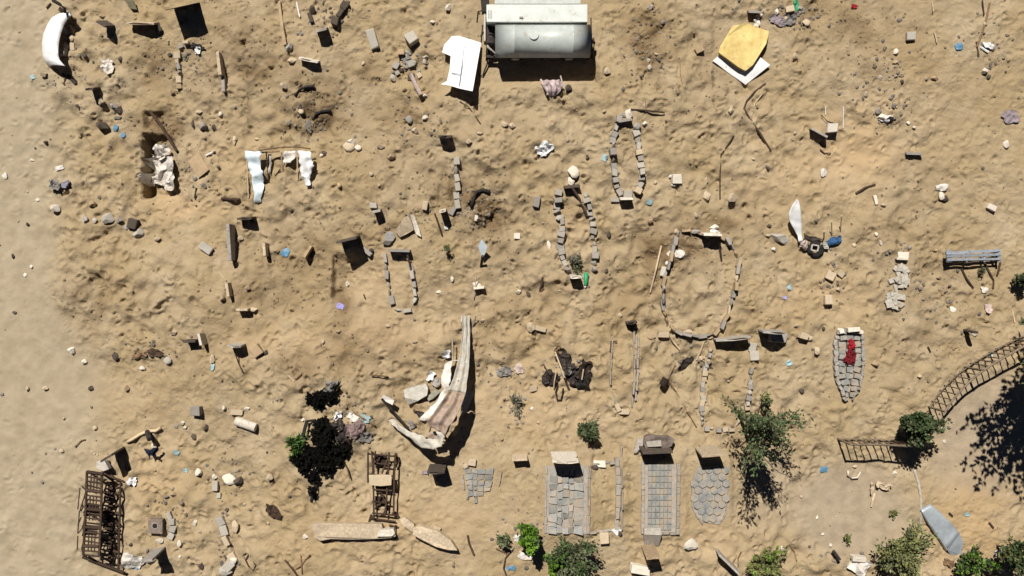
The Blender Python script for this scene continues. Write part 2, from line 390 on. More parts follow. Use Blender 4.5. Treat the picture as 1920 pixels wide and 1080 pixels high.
# ------------------------------------------------------------------ mesh helper
class MB:
    def __init__(self): self.v = []; self.f = []; self.s = False
    def quadbox(self, bot, top):
        n = len(self.v); k = len(bot)
        self.v += [Vector(p) for p in bot] + [Vector(p) for p in top]
        self.f.append(tuple(n + i for i in reversed(range(k)))); self.f.append(tuple(n + k + i for i in range(k)))
        for i in range(k):
            j = (i + 1) % k
            self.f.append((n + i, n + j, n + k + j, n + k + i))
        return self
    def box(self, c, dims, rz=0.0, M=None, jit=0.0):
        dx, dy, dz = [q / 2 for q in dims]
        m = M or Matrix.Rotation(rz, 3, 'Z')
        c = Vector(c)
        pts = []
        for sz in (-1, 1):
            for sx, sy in ((-1, -1), (1, -1), (1, 1), (-1, 1)):
                pts.append(c + m @ Vector((sx*dx + rnd.uniform(-jit, jit), sy*dy + rnd.uniform(-jit, jit), sz*dz + rnd.uniform(-jit, jit))))
        return self.quadbox(pts[:4], pts[4:])
    def prism(self, pts, z0, z1):
        a = sum(pts[i][0]*pts[(i+1) % len(pts)][1] - pts[(i+1) % len(pts)][0]*pts[i][1] for i in range(len(pts)))
        if a < 0: pts = pts[::-1]
        return self.quadbox([(p[0], p[1], z0) for p in pts], [(p[0], p[1], z1) for p in pts])
    def tube(self, pts, r, n=6, r2=None):
        pts = [Vector(p) for p in pts]
        base = len(self.v); L = len(pts)
        for i, p in enumerate(pts):
            t = (pts[min(i+1, L-1)] - pts[max(i-1, 0)])
            t = t.normalized() if t.length > 1e-6 else Vector((0, 0, 1))
            a = t.orthogonal().normalized(); c = t.cross(a)
            rr = r if r2 is None else r + (r2 - r) * i / max(L - 1, 1)
            for k in range(n):
                an = 2*math.pi*k/n
                self.v.append(p + (a*math.cos(an) + c*math.sin(an))*rr)
        for i in range(L - 1):
            for k in range(n):
                k2 = (k+1) % n
                self.f.append((base+i*n+k, base+i*n+k2, base+(i+1)*n+k2, base+(i+1)*n+k))
        self.f.append(tuple(base + k for k in reversed(range(n))))
        self.f.append(tuple(base + (L-1)*n + k for k in range(n)))
        return self
    def sheet(self, grid, th=0.006):
        """grid[row][col] of Vectors -> thin solid sheet"""
        rws = len(grid); cl = len(grid[0]); b0 = len(self.v)
        for dz in (0, -th):
            for row in grid:
                for p in row:
                    self.v.append(Vector(p) + Vector((0, 0, dz)))
        N = rws*cl
        def I(i, j, k): return b0 + k*N + i*cl + j
        for i in range(rws-1):
            for j in range(cl-1):
                self.f.append((I(i,j,0), I(i,j+1,0), I(i+1,j+1,0), I(i+1,j,0)))
                self.f.append((I(i,j,1), I(i+1,j,1), I(i+1,j+1,1), I(i,j+1,1)))
        for j in range(cl-1):
            self.f.append((I(0,j,0), I(0,j,1), I(0,j+1,1), I(0,j+1,0)))
            self.f.append((I(rws-1,j,0), I(rws-1,j+1,0), I(rws-1,j+1,1), I(rws-1,j,1)))
        for i in range(rws-1):
            self.f.append((I(i,0,0), I(i+1,0,0), I(i+1,0,1), I(i,0,1)))
            self.f.append((I(i,cl-1,0), I(i,cl-1,1), I(i+1,cl-1,1), I(i+1,cl-1,0)))
        return self
    def build(self, name, m, parent=None, origin=None, smooth=False, bevel=0.0):
        o0 = Vector(parent.location) if parent is not None else None
        if parent is not None and parent.parent is not None: o0 = o0 + Vector(parent.parent.location)
        if o0 is None:
            if origin is None:
                xs = [p.x for p in self.v]; ys = [p.y for p in self.v]
                origin = ((min(xs)+max(xs))/2, (min(ys)+max(ys))/2, min(p.z for p in self.v))
            o0 = Vector(origin)
        mesh = bpy.data.meshes.new(name)
        mesh.from_pydata([p - o0 for p in self.v], [], self.f)
        if bevel > 0:
            bm = bmesh.new(); bm.from_mesh(mesh)
            bmesh.ops.bevel(bm, geom=[e for e in bm.edges if len(e.link_faces) == 2 and e.calc_face_angle(0) > .5], offset=bevel, segments=2, affect='EDGES', profile=.6)
            bm.to_mesh(mesh); bm.free()
        bm = bmesh.new(); bm.from_mesh(mesh); bmesh.ops.recalc_face_normals(bm, faces=bm.faces); bm.to_mesh(mesh); bm.free()
        if smooth:
            for p in mesh.polygons: p.use_smooth = True
        mesh.materials.append(m)
        o = bpy.data.objects.new(name, mesh); C.objects.link(o)
        if parent is not None: o.parent = parent
        else: o.location = o0
        return o

def thing(name, label, cat, loc, group=None):
    o = bpy.data.objects.new(name, None); C.objects.link(o)
    o.location = loc; o.empty_display_size = .2
    return tag(o, label, cat, group)
def tag(o, label, cat, group=None):
    o['label'] = label; o['category'] = cat
    if group: o['group'] = group
    return o

# landmarks, for telling the small things apart
LM = [('white water tanker',1010,70),('propped white panel',866,120),('yellow foam slab',1393,90),('curved white panel',105,75),('tall shade-dark rusted sheet',345,38),
 ('crumpled white cloth',302,310),('torn white sheeting',525,320),('corrugated wreckage',845,730),('rusty bed cage',185,965),('rusty ladder frame',716,910),
 ('long concrete beam',655,995),('hexagon-paved grave',1325,925),('grid-paved grave',1232,930),('crooked paved grave',1062,935),('sunken paved grave',900,905),
 ('grave with red cloth',1590,685),('rubble-covered grave',1680,530),('big oval grave kerb',1310,530),('blue-grey bench',1825,480),('curved railing',1840,690),
 ('straight railing',1630,845),('feathery tree',1440,810),('bright green bush',995,1003),('shade-black shrub',605,830),('charred scrap heap',1065,690),
 ('shiny metal trough',1765,985),('white plastic strip',1492,405),('brown block with a hole',297,985),('dark navy bag',295,845),('kerb of grey blocks',1077,430),
 ('narrow pale block kerb',1174,300),('tapering grave kerb',1365,715),('small rounded kerb',755,525),('pale stone slab pieces',765,425),('striped bundle',1038,165),
 ('grey rubble pile',765,125),('forked brown branch',1415,220),('pale cylinder',462,795),('leaning pale blade',905,470),('yellowish bush',1690,1035)]
LABELS = {}
def near(desc, px, py, group=None):
    lm = sorted(LM, key=lambda q: (q[1]-px)**2 + (q[2]-py)**2)
    cands = []
    d0 = math.hypot(lm[0][1]-px, lm[0][2]-py)
    if d0 < 75: cands.append(f'{desc} close by the {lm[0][0]}')
    for i in range(0, 5):
        for j in range(i+1, 9):
            a, c = lm[i], lm[j]
            va = (a[1]-px, a[2]-py); vc = (c[1]-px, c[2]-py)
            dot = (va[0]*vc[0]+va[1]*vc[1])/(math.hypot(*va)*math.hypot(*vc)+1e-6)
            if dot < -0.55: cands.append(f'{desc} between the {a[0]} and the {c[0]}')
    for i in range(0, 3):
        for j in range(i+1, 7):
            a, c = lm[i], lm[j]
            va = (c[1]-a[1], c[2]-a[2]); vc = (px-a[1], py-a[2])
            dot = (va[0]*vc[0]+va[1]*vc[1])/(math.hypot(*va)*math.hypot(*vc)+1e-6)
            if dot > .75: cands.append(f'{desc} beside the {a[0]} on the side facing the {c[0]}')
    cands.append(f'{desc} not far from the {lm[0][0]}')
    for c in cands:
        if len(c.split()) <= 16 and c not in LABELS:
            LABELS[c] = 1
            return c
    return cands[-1]

# ------------------------------------------------------------------ stones
def rock_mesh(seed):
    bm = bmesh.new(); bmesh.ops.create_icosphere(bm, subdivisions=2, radius=1)
    r = random.Random(seed)
    off = Vector((r.uniform(0, 50), r.uniform(0, 50), r.uniform(0, 50)))
    planes = [(Vector((r.uniform(-1,1), r.uniform(-1,1), r.uniform(-.6,1))).normalized(), r.uniform(.42, .78)) for _ in range(9)]
    for v in bm.verts:
        p = v.co.copy()
        for nrm, dd in planes:
            e = p.dot(nrm)
            if e > dd: p -= nrm * (e - dd)
        p *= 1.12 * (1 + .16 * mnoise.noise(p*1.6 + off))
        v.co = p * 1.12
    return bm
def block_mesh(seed):
    r = random.Random(seed)
    bm = bmesh.new(); bmesh.ops.create_cube(bm, size=2)
    for v in bm.verts:
        v.co += Vector((r.uniform(-.16,.1), r.uniform(-.16,.1), r.uniform(-.12,.06)))
    bmesh.ops.subdivide_edges(bm, edges=bm.edges[:], cuts=2, use_grid_fill=True)
    off = Vector((seed*3.1, 0, 0))
    for v in bm.verts: v.co += v.normal * .07 * mnoise.noise(v.co*2 + off)
    bmesh.ops.bevel(bm, geom=[e for e in bm.edges if e.calc_face_angle(0) > .7], offset=.1, segments=1, affect='EDGES')
    return bm
MC = {}
def stone_mesh(kind, tone):
    k = (kind, rnd.randrange(9), tone)
    if k not in MC:
        bm = rock_mesh(k[1]+5) if kind == 'rock' else block_mesh(k[1]+40)
        m = bpy.data.meshes.new(kind); bm.to_mesh(m); bm.free()
        m.materials.append(STONE[tone]); MC[k] = m
    return MC[k]
def put_stone(kind, px, py, w, l, rot, tone, hz=None, name=None, sink=None, tilt=.12):
    """w, l in photo pixels; hz full height in m"""
    if sink is None: sink = rnd.uniform(.10, .36)
    x, y = P(px, py)
    a = w / S / 2; c = l / S / 2
    hh = (hz if hz else min(a, c) * 1.5) / 2
    o = bpy.data.objects.new(name or ('stone' if kind == 'rock' else 'stone_block'), stone_mesh(kind, tone))
    C.objects.link(o)
    o.location = (x, y, gh(x, y) + hh * (1 - 2 * sink))
    o.scale = (a, c, hh)
    o.rotation_euler = (rnd.uniform(-tilt, tilt), rnd.uniform(-tilt, tilt), R(-rot))
    return o
# ------------------------------------------------------------------ water tanker trailer
def build_tanker():
    bx_, by_ = P(1008, 75)
    z0 = gh(bx_, by_)
    t = thing('water_tanker', 'white cylindrical water tank on a low trailer beside a flat white box', 'water tanker', (bx_, by_, z0))
    def lathe(rows, n=40):
        m = MB()
        for x, r, yc, zc in rows:
            for k in range(n):
                a = 2*math.pi*k/n
                m.v.append(Vector((x, yc + r*math.cos(a), zc + r*math.sin(a))))
        for i in range(len(rows)-1):
            for k in range(n):
                m.f.append((i*n+k, i*n+(k+1) % n, (i+1)*n+(k+1) % n, (i+1)*n+k))
        m.f.append(tuple(range(n))); m.f.append(tuple((len(rows)-1)*n+k for k in range(n)))
        return m
    zc = z0 + .66; r = .445
    yc = Uw(1010, 77.5, zc).y
    xl = Uw(929, 76, zc).x; xr = Uw(1106, 76, zc).x
    rows = []
    for i in range(9):
        a = i/8*math.pi/2; rows.append((xl + .24*(1-math.sin(a)), max(r*math.sqrt(max(1-(1-math.sin(a))**2, 0)), .02) if i else .03, yc, zc))
    for xx in (xl + .5, xl + .505, xl+.53, xl + .535):
        rows.append((xx, r + (.006 if xx in (xl + .505, xl+.53) else 0), yc, zc))
    for xx in (xr - .5, xr - .495, xr-.47, xr - .465):
        rows.append((xx, r + (.006 if xx in (xr - .495, xr-.47) else 0), yc, zc))
    for i in range(8, -1, -1):
        a = i/8*math.pi/2; rows.append((xr - .13*(1-math.sin(a)), max(r*math.sqrt(max(1-(1-math.sin(a))**2, 0)), .02) if i else .03, yc, zc))
    tank = lathe(rows).build('tank', M_WPAINT, t, smooth=True)
    m = MB(); m.tube([(xl + 1.05, yc + .05, zc + r - .03), (xl + 1.05, yc + .05, zc + r + .035)], .13, 20)
    m.build('filler_hatch', M_WPAINT, tank)
    for fx in (.25, 1.55, 2.35):
        m = MB(); pts = [(xl+fx, yc + (r+.012)*math.cos(a), zc + (r+.012)*math.sin(a)) for a in np.linspace(-.4, math.pi+.4, 24)]
        m.tube(pts, .012, 5)
    # flat white box beside the tank
    zt = z0 + .92
    A = Uw(912, 8, zt); B = Uw(1102, 41.5, zt)
    m = MB(); m.box(((A.x+B.x)/2, (A.y+B.y)/2, zt - .21), (B.x-A.x, A.y-B.y, .42))
    boxo = m.build('side_box', M_BOXP, t, bevel=.025)
    m = MB(); m.box(((A.x+B.x)/2 + .02, A.y + .30, zt - .30), (B.x-A.x - .4, .52, .40))
    m.build('rear_box', mat('grey_paint', (.42,.43,.41), rough=.6, var=.1, scale=5), t, bevel=.02)
    for fx in (.06, .10, .14):
        m = MB(); m.box((A.x + fx*1.0, (A.y+B.y)/2 - .03, zt + .006), (.012, .24, .012))
        m.build('vent_rib', M_GREY, boxo)
    m = MB()
    m.box((A.x + .95, B.y + .12, zt+.012), (.10, .05, .03)); m.build('latch', M_GREY, boxo)
    # chassis
    zf = z0 + .27
    m = MB()
    for yy in (yc + .32, yc - .32):
        m.box(((xl+xr)/2 - .1, yy, zf), (xr-xl + .35, .07, .09))
    for fx in (0, .5, 1):
        m.box((xl + fx*(xr-xl) - (.2 if fx == 0 else 0), yc, zf - .10), (.07, .75, .08))
    m.build('chassis', M_CHAR, t)
    # side plate, brackets and drawbar at the left end
    m = MB()
    a0 = Uw(909, 8, z0+.6); a1 = Uw(909, 78, z0+.6)
    m.box((a0.x, (a0.y+a1.y)/2, z0 + .60), (.045, a0.y-a1.y, .16))
    b0 = Uw(910, 78, z0+.5); b1 = Uw(938, 107, z0+.45)
    m.tube([b0, b0 + Vector((.08, -.16, 0)), b1], .035, 6)
    m.build('end_plate', M_PALEM, t)
    m = MB()
    for k in range(5):
        cx = Uw(917 + k*3, 70, z0+.5)
        m.tube([(cx.x, cx.y + .18, z0 + .38), (cx.x + .01, cx.y + .05, z0 + .62), (cx.x, cx.y - .12, z0+.42)], .022, 6)
    m.tube([Uw(912, 95, z0+.3), Uw(914, 118, z0+.12), Uw(905, 142, z0+.06), Uw(896,139, z0+.05)], .022, 6)
    m.build('hose', M_BLACK, t)
    m = MB(); m.tube([Uw(918, 66, z0+.45) + Vector((0, .2, 0)), Uw(918, 66, z0+.45) + Vector((0, -.25, 0))], .16, 16)
    m.build('pump', M_CHAR, t)
    for xx in (xl + .55, xr - .55):
        for sgn in (1, -1):
            m = MB(); cy = yc + sgn*.30
            m.tube([(xx, cy - .08, z0 + .22), (xx, cy + .08, z0 + .22)], .22, 20)
            w = m.build('wheel', M_BLACK, t, bevel=.02)
            m = MB(); m.tube([(xx, cy + sgn*.075, z0 + .22), (xx, cy + sgn*.09, z0 + .22)], .12, 14)
            m.build('rim', M_PALEM, w)
    m = MB(); fx = Uw(905, 20, z0+.5)
    m.tube([fx, fx + Vector((-.12, -.05, .1)), fx + Vector((-.16, -.3, -.1))], .02, 6)
    m.tube([fx + Vector((0,-.4,0)), fx + Vector((-.04, -.9, .05))], .02, 6)
    m.prism([(fx.x - .05, fx.y + .25), (fx.x + .18, fx.y + .25), (fx.x + .18, fx.y - .1), (fx.x - .02, fx.y - .1)], z0 + .45, z0 + .75)
    m.build('bracket', M_CHAR, t)
    m = MB(); q = Uw(1106, 76, z0 + .5)
    m.tube([q, q + Vector((.10, 0, 0))], .05, 8); m.tube([q + Vector((.1, 0, .0)), q + Vector((.14, -.02, -.2))], .035, 8)
    m.tube([q + Vector((.02, .6, .1)), q + Vector((.06, -.55, .1))], .018, 6)
    m.build('outlet_valve', M_RUST, t)
build_tanker()

# ------------------------------------------------------------------ sheet helpers
def drape(rows, sub=3, cols=7, wave=0.0, nscale=3.0, corr=0.0, ncorr=5, seed=0, jag=0.0):
    """rows: (xl,yl,xr,yr,zl,zr) in seen pixels, z above local ground -> grid of points"""
    out = []
    n = len(rows)
    for i in range((n-1)*sub + 1):
        t = i / sub; k = min(int(t), n-2); f = t - k
        a = [rows[k][q]*(1-f) + rows[k+1][q]*f for q in range(6)]
        if jag:
            a[0] += rnd.uniform(-jag, jag); a[2] += rnd.uniform(-jag, jag)
        L = U(a[0], a[1], a[4]); Rr = U(a[2], a[3], a[5])
        row = []
        for j in range(cols):
            u = j/(cols-1)
            p = L.lerp(Rr, u)
            p.z += corr * math.cos(u*ncorr*2*math.pi)
            if wave:
                nn = mnoise.noise_vector(Vector((p.x*nscale + seed, p.y*nscale, seed*1.7)))
                p += Vector((nn.x*.5, nn.y*.5, nn.z)) * wave
            row.append(p)
        out.append(row)
    return out
def crumple(px, py, w, hgt, rot, amp, m, name, parent=None, seed=0, n=8, lift=.05, nscale=7):
    """a crumpled piece of sheet lying on the sand, irregular outline"""
    r = random.Random(seed*13+1)
    x0, y0 = P(px, py); ca, sa = math.cos(R(-rot)), math.sin(R(-rot))
    ed = [r.uniform(.72, 1.1) for _ in range(16)]
    grid = []
    for i in range(n):
        row = []
        for j in range(n):
            u = j/(n-1)*2-1; v = i/(n-1)*2-1
            m_ = max(abs(u), abs(v)); l_ = math.hypot(u, v) + 1e-6
            k = (m_/l_)**.55
            an = (math.atan2(v, u)/(2*math.pi) * 16) % 16; e = ed[int(an)]*(1-an % 1) + ed[(int(an)+1) % 16]*(an % 1)
            u2, v2 = u*k*e*w/S/2, v*k*e*hgt/S/2
            x = x0 + u2*ca - v2*sa; y = y0 + u2*sa + v2*ca
            nn = mnoise.noise_vector(Vector((x*nscale + seed*3.3, y*nscale, seed)))
            z = gh(x, y) + lift + amp*(nn.z*.9 + .5*abs(mnoise.noise(Vector((x*nscale*2.2, y*nscale*2.2, seed+5)))))
            row.append(Vector((x + nn.x*amp*.6, y + nn.y*amp*.6, max(z, gh(x, y) + .01))))
        grid.append(row)
    mb = MB(); mb.sheet(grid, .004)
    return mb.build(name, m, parent, smooth=False)

# propped white panel ------------------------------------------------
def build_panel():
    x, y = P(862, 130); t = thing('propped_panel', 'stark white flat panel propped up on stones, torn along its left edge', 'panel', (x, y, gh(x, y)))
    def zz(py): return .10 + .50*(py-66)/110
    out = [(847,68),(860,67),(902,80),(895,125),(886,171),(862,166),(842,160),(826,158),(838,152),(843,130),(845,105),(829,98),(833,84)]
    mb = MB(); top = []; bot = []
    for px, py in out:
        p = U(px, py, zz(py)); top.append(p); bot.append(p - Vector((0, 0, .022)))
    mb.quadbox(bot, top)
    p1 = mb.build('sheet', M_WHITE, t)
    mb = MB(); a = U(872, 78, zz(78)+.004); c = U(861, 160, zz(160)+.004)
    mb.tube([a, a.lerp(c, .5), c], .014, 4); p2 = U(847, 137, zz(137)+.004); p3 = U(863, 139, zz(139) + .004)
    mb.tube([p2, p3], .012, 4); mb.build('fold_crease', mat('crease_grey', (.26,.29,.36), var=.1), p1)
    mb = MB()
    for px, py in ((866, 150), (878, 158), (850, 150)):
        q = U(px, py, 0); mb.box((q.x, q.y, q.z + zz(py)/2 - .10), (.16, .13, zz(py) - .02), rz=.3, jit=.01)
    mb.build('prop_stone', STONE['d'], t)
build_panel()

# yellow foam slab on a white board ----------------------------------
def flat_poly(name, pts, z0, th, m, label, cat, wav=0.0, group=None, bevel=0.0):
    mb = MB(); top = []; bot = []
    for q in pts:
        z = z0 + (q[2] if len(q) > 2 else 0)
        p = U(q[0], q[1], z); top.append(p); bot.append(p - Vector((0, 0, th)))
    mb.quadbox(bot, top)
    o = mb.build(name, m, bevel=bevel)
    return tag(o, label, cat, group)
def board_grid(c4, th, z4, m, name, wave, seed, n=10):
    A, B_, Cc, D = [U(c[0], c[1], z) for c, z in zip(c4, z4)]
    grid = []
    for i in range(n):
        row = []
        for j in range(n):
            u, v = j/(n-1), i/(n-1)
            p = (A*(1-u) + B_*u)*(1-v) + (D*(1-u) + Cc*u)*v
            p.z += wave*mnoise.noise(Vector((p.x*2.2+seed, p.y*2.2, seed)))
            row.append(p)
        grid.append(row)
    return MB().sheet(grid, th).build(name, m, smooth=False)
o = board_grid([(1336,114),(1385,72),(1444,122),(1398,159)], .03, (.08,.09,.13,.10), M_WHITE, 'white_board', .05, 3)
tag(o, 'white warped board lying on the sand under the yellow foam slab', 'board')
flat_poly('foam_slab', [(1374,48,.02),(1387,46,.03),(1402,43.5),(1420,50),(1430,55,-.02),(1442,58,-.05),(1440,70),(1437,82),(1424,103,.02),(1412,122),(1398,133),(1385,126),(1366,112),(1347,98),(1350,88),(1362,68)],
          .24, .09, M_YELLOW, 'thick yellow foam slab with torn corners on top of a white board', 'foam slab', bevel=.012)

# curved white panel --------------------------------------------------
rows = []
oc = [(131,22),(112,25),(98,33),(88,46),(81,62),(78,80),(78,96),(80,108),(86,118),(94,126)]
ic = [(134,28),(126,36),(119,48),(114,62),(111,76),(109.5,90),(109.5,102),(112,112),(117,119),(122,124)]
for (a, c2) in zip(oc, ic):
    rows.append((a[0], a[1], c2[0], c2[1], .04, .42))
g_ = drape(rows, sub=3, cols=9, wave=.02, nscale=3, seed=2)
for row in g_:
    for j, p in enumerate(row):
        u = j/8; p.z += .16*math.sin(u*math.pi)**.8
o = MB().sheet(g_, .015).build('curved_sheet', M_WHITE, smooth=True)
tag(o, 'white curved sheet-metal panel arching over a row of grey stones', 'panel')
mb = MB(); mb.tube([U(100,1,.3), U(112,8,.42), U(121,16,.5), U(122,24,.52)], .05, 8, .04)
tag(mb.build('black_hose', M_BLACK, smooth=True), 'thick black hose lying over the upper end of the curved white panel', 'hose')

# torn white sheeting on posts ----------------------------------------
def build_sheeting():
    x, y = P(522, 320); t = thing('torn_sheeting', 'torn white plastic sheeting hanging from a low frame of sticks', 'sheeting', (x, y, gh(x, y)))
    g1 = drape([(460,283,492,284,.34,.36),(462,297,489,298,.32,.34),(467,316,492,318,.26,.27),(471,332,494,332,.18,.17),(475,355,493,352,.1,.1),(479,381,490,379,.05,.05)], cols=9, sub=4, wave=.06, nscale=5, seed=4, jag=2.2)
    s1 = MB().sheet(g1, .006).build('left_sheet', M_BLUEWHITE, t, smooth=True); s1['label'] = 'long bluish white torn sheet'
    g2 = drape([(560,283,581,283,.48,.48),(560,298,585,298,.46,.44),(562,314,587,312,.4,.36),(566,328,583,326,.32,.3),(570,340,584,338,.28,.28),(573,350,580,348,.22,.22)], cols=9, sub=4, wave=.09, nscale=6, seed=9, jag=2.2)
    MB().sheet(g2, .006).build('right_sheet', M_WHITE, t, smooth=True)
    g3 = drape([(530,285,558,283,.34,.36),(531,296,553,294,.26,.28),(533,308,544,306,.18,.18)], cols=7, wave=.06, nscale=6, seed=6, jag=2)
    MB().sheet(g3, .006).build('scrap_sheet', M_PLASTIC, t, smooth=True)
    g3 = drape([(503,289,509,289,.2,.2),(502,310,508,312,.15,.12),(503,328,507,326,.05,.05)], cols=4, wave=.03, seed=16)
    MB().sheet(g3, .006).build('scrap_sheet', M_PLASTIC, t, smooth=True)
    for pts in ([(486,282,.36),(520,277,.42),(556,275,.46),(582,279,.5)], [(490,286,.3),(524,284,.36)]):
        MB().tube([U(*p) for p in pts], .022, 6).build('top_rail', M_WOOD, t)
    for a, c, mm in (((499,284,.34),(504,341,.02),M_DWOOD), ((527.5,284,.38),(529,320,.05),M_PWOOD), ((557.5,281,.44),(558,338,.02),M_PWOOD), ((463,300,.22),(466,372,.02),M_PWOOD), ((525,318,.05),(516,330,.03),M_DWOOD)):
        MB().tube([U(*a), U(*c)], .02, 6).build('post', mm, t)
build_sheeting()
# white cloth heap in the trench
o = crumple(301,320,80,74,10,.26,M_PLASTIC,'crumpled_cloth',seed=21,n=26,lift=.16,nscale=4.2)
tag(o, 'big crumpled heap of white cloth in an open trench', 'cloth')
o = crumple(300,285,32,34,60,.16,M_PLASTIC,'cloth_bundle',seed=5,n=14,lift=.22,nscale=5)
tag(o, 'smaller white cloth bundle at the upper edge of the crumpled heap in the trench', 'cloth')
mb = MB(); mb.tube([U(280,208,.1), U(297,228,.3), U(331,283,.12)], .04, 8)
tag(mb.build('dark_pole', M_DWOOD), 'long dark pole slanting into the trench above the crumpled white cloth', 'pole')
o = flat_poly('cardboard', [(352,303),(372,283),(392,318),(372,334)], .06, .01, mat('cardboard', (.36,.26,.16), var=.1), 'faded brown cardboard sheet lying just past the crumpled white cloth', 'cardboard')

# ------------------------------------------------------------------ corrugated wreckage
def build_wreck():
    x, y = P(845, 720); t = thing('sheet_metal_wreckage', 'tall buckled strip of corrugated sheet metal, pale at one end and reddish at the other', 'metal wreckage', (x, y, gh(x, y)))
    g1 = drape([(867,592,881,592,.16,.16),(867,625,881,626,.3,.3),(863,660,881,662,.5,.5),(856,690,879,692,.75,.75),(849,712,876,716,.95,.95),(841,732,873,737,1.1,1.1)], sub=5, cols=25, corr=.03, ncorr=2, wave=.05, nscale=4)
    MB().sheet(g1, .005).build('pale_strip', M_PALEM, t, smooth=True)
    g2 = drape([(841,732,873,737,1.11,1.11),(831,748,867,757,1.22,1.22),(817,768,857,778,1.3,1.3),(801,789,842,799,1.34,1.36),(806,800,834,815,1.28,1.34)], sub=5, cols=29, corr=.04, ncorr=2, wave=.06, nscale=4, seed=3)
    MB().sheet(g2, .005).build('reddish_strip', M_BROWNM, t, smooth=True)
    g3 = drape([(834,680,848,676,.3,.3),(828,700,846,696,.45,.45),(826,718,842,722,.55,.55),(832,730,840,736,.8,.85),(815,755,832,748,1.0,1.05),(784,785,804,789,1.05,1.2)], sub=4, cols=11, wave=.09, nscale=5, seed=5, jag=1.2)
    MB().sheet(g3, .006).build('white_strip', M_PLASTIC, t, smooth=True)
    g4 = drape([(729,789,738,786,.2,.25),(745,806,756,800,.35,.4),(768,822,778,812,.6,.65),(790,838,798,822,.85,.9),(812,844,812,822,1.05,1.1),(830,836,822,818,1.2,1.2),(835,812,818,806,1.3,1.3)], sub=4, cols=11, wave=.11, nscale=6, seed=8, jag=1.5)
    MB().sheet(g4, .006).build('crumpled_end', M_PALEM, t, smooth=True)
    g5 = drape([(800,812,826,808,.85,.95),(806,826,824,824,.8,.85)], sub=4, cols=7, wave=.08, seed=18)
    MB().sheet(g5, .006).build('inner_fold', M_BROWNM, t, smooth=True)
    for a, c in (((842,595,.3),(0,0,0)),):
        pass
    for a, c in (((866,592,.1),(865,604,.15)), ((886,612,.02),(893,591,.30)), ((848,634,.25),(849,678,.3)), ((848,676,.4),(868,676,.45)), ((808,800,.9),(805,812,.5)), ((820,800,.9),(822,815,.5))):
        MB().tube([U(*a), U(*c)], .02, 6).build('strut', M_PALEM, t)
    mb = MB(); mb.tube([U(822,804,.0), U(824,798,1.25)], .04, 6); mb.tube([U(800,826,0), U(800,822,.8)], .04, 6); mb.tube([U(858,718,0), U(860,715,.9)], .03, 6)
    mb.build('prop', M_CHAR, t)
build_wreck()
def slab3(name, pts, z, th, m, label, cat, group=None, bevel=.012):
    return flat_poly(name, pts, z, th, m, label, cat, group=group, bevel=bevel)
slab3('metal_drum', [(756,731,-.02),(776,724,.04),(799,719,.04),(803,728,.05),(801,742,.02),(783,752,0),(765,760,-.02),(759,745,0)], .24, .2, M_PALEM, 'pale dented metal drum lying beside the white strip of the corrugated wreckage', 'drum', bevel=.03)
slab3('bent_plate', [(800,745),(816,730),(829,733),(812,748),(803,752)], .16, .05, mat('olive_grey', (.27,.26,.2), var=.15), 'small olive grey plate wedged between the dented drum and the corrugated wreckage', 'plate')
slab3('pale_plate', [(872,735),(888,731),(888,742),(876,770),(865,783),(864,772)], .05, .015, M_PALEM, 'narrow pale plate lying on the sand in the lee of the corrugated wreckage', 'plate', bevel=0)
mb = MB(); mb.tube([U(716,748,.45), U(740,775,.35), U(766,804,.3)], .035, 8)
tag(mb.build('iron_bar', M_CHAR), 'dark iron bar leaning down towards the crumpled end of the corrugated wreckage', 'bar')
mb = MB(); mb.box(U(728,749,.25), (.34,.13,.06), rz=-.5, jit=.02)
tag(mb.build('white_plank', M_PLASTIC), 'short white plank at the top of the dark iron bar by the wreckage', 'plank')
crm = 0
for (px,py,w,l,rot,mm,what,cat) in [(788,772,26,10,30,M_CHAR,'dark twisted scrap strip under the white strip of the wreckage','metal scrap'),(775,790,20,14,60,M_GREY,'grey twisted scrap inside the crook of the wreckage','metal scrap'),
        (810,703,14,20,20,M_WHITE,'bright white scrap just left of the white strip of the wreckage','scrap'),(838,663,18,14,0,M_WHITE,'white knotted scrap at the top of the white strip of the wreckage','scrap'),
        (820,715,16,16,10,STONE['g'],'grey crumpled scrap between the drum and the white strip','scrap')]:
    crm += 1
    tag(crumple(px,py,w,l,rot,.10,mm,'scrap',seed=100+crm,n=8,lift=.1), what, cat, 'scrap around the corrugated wreckage')

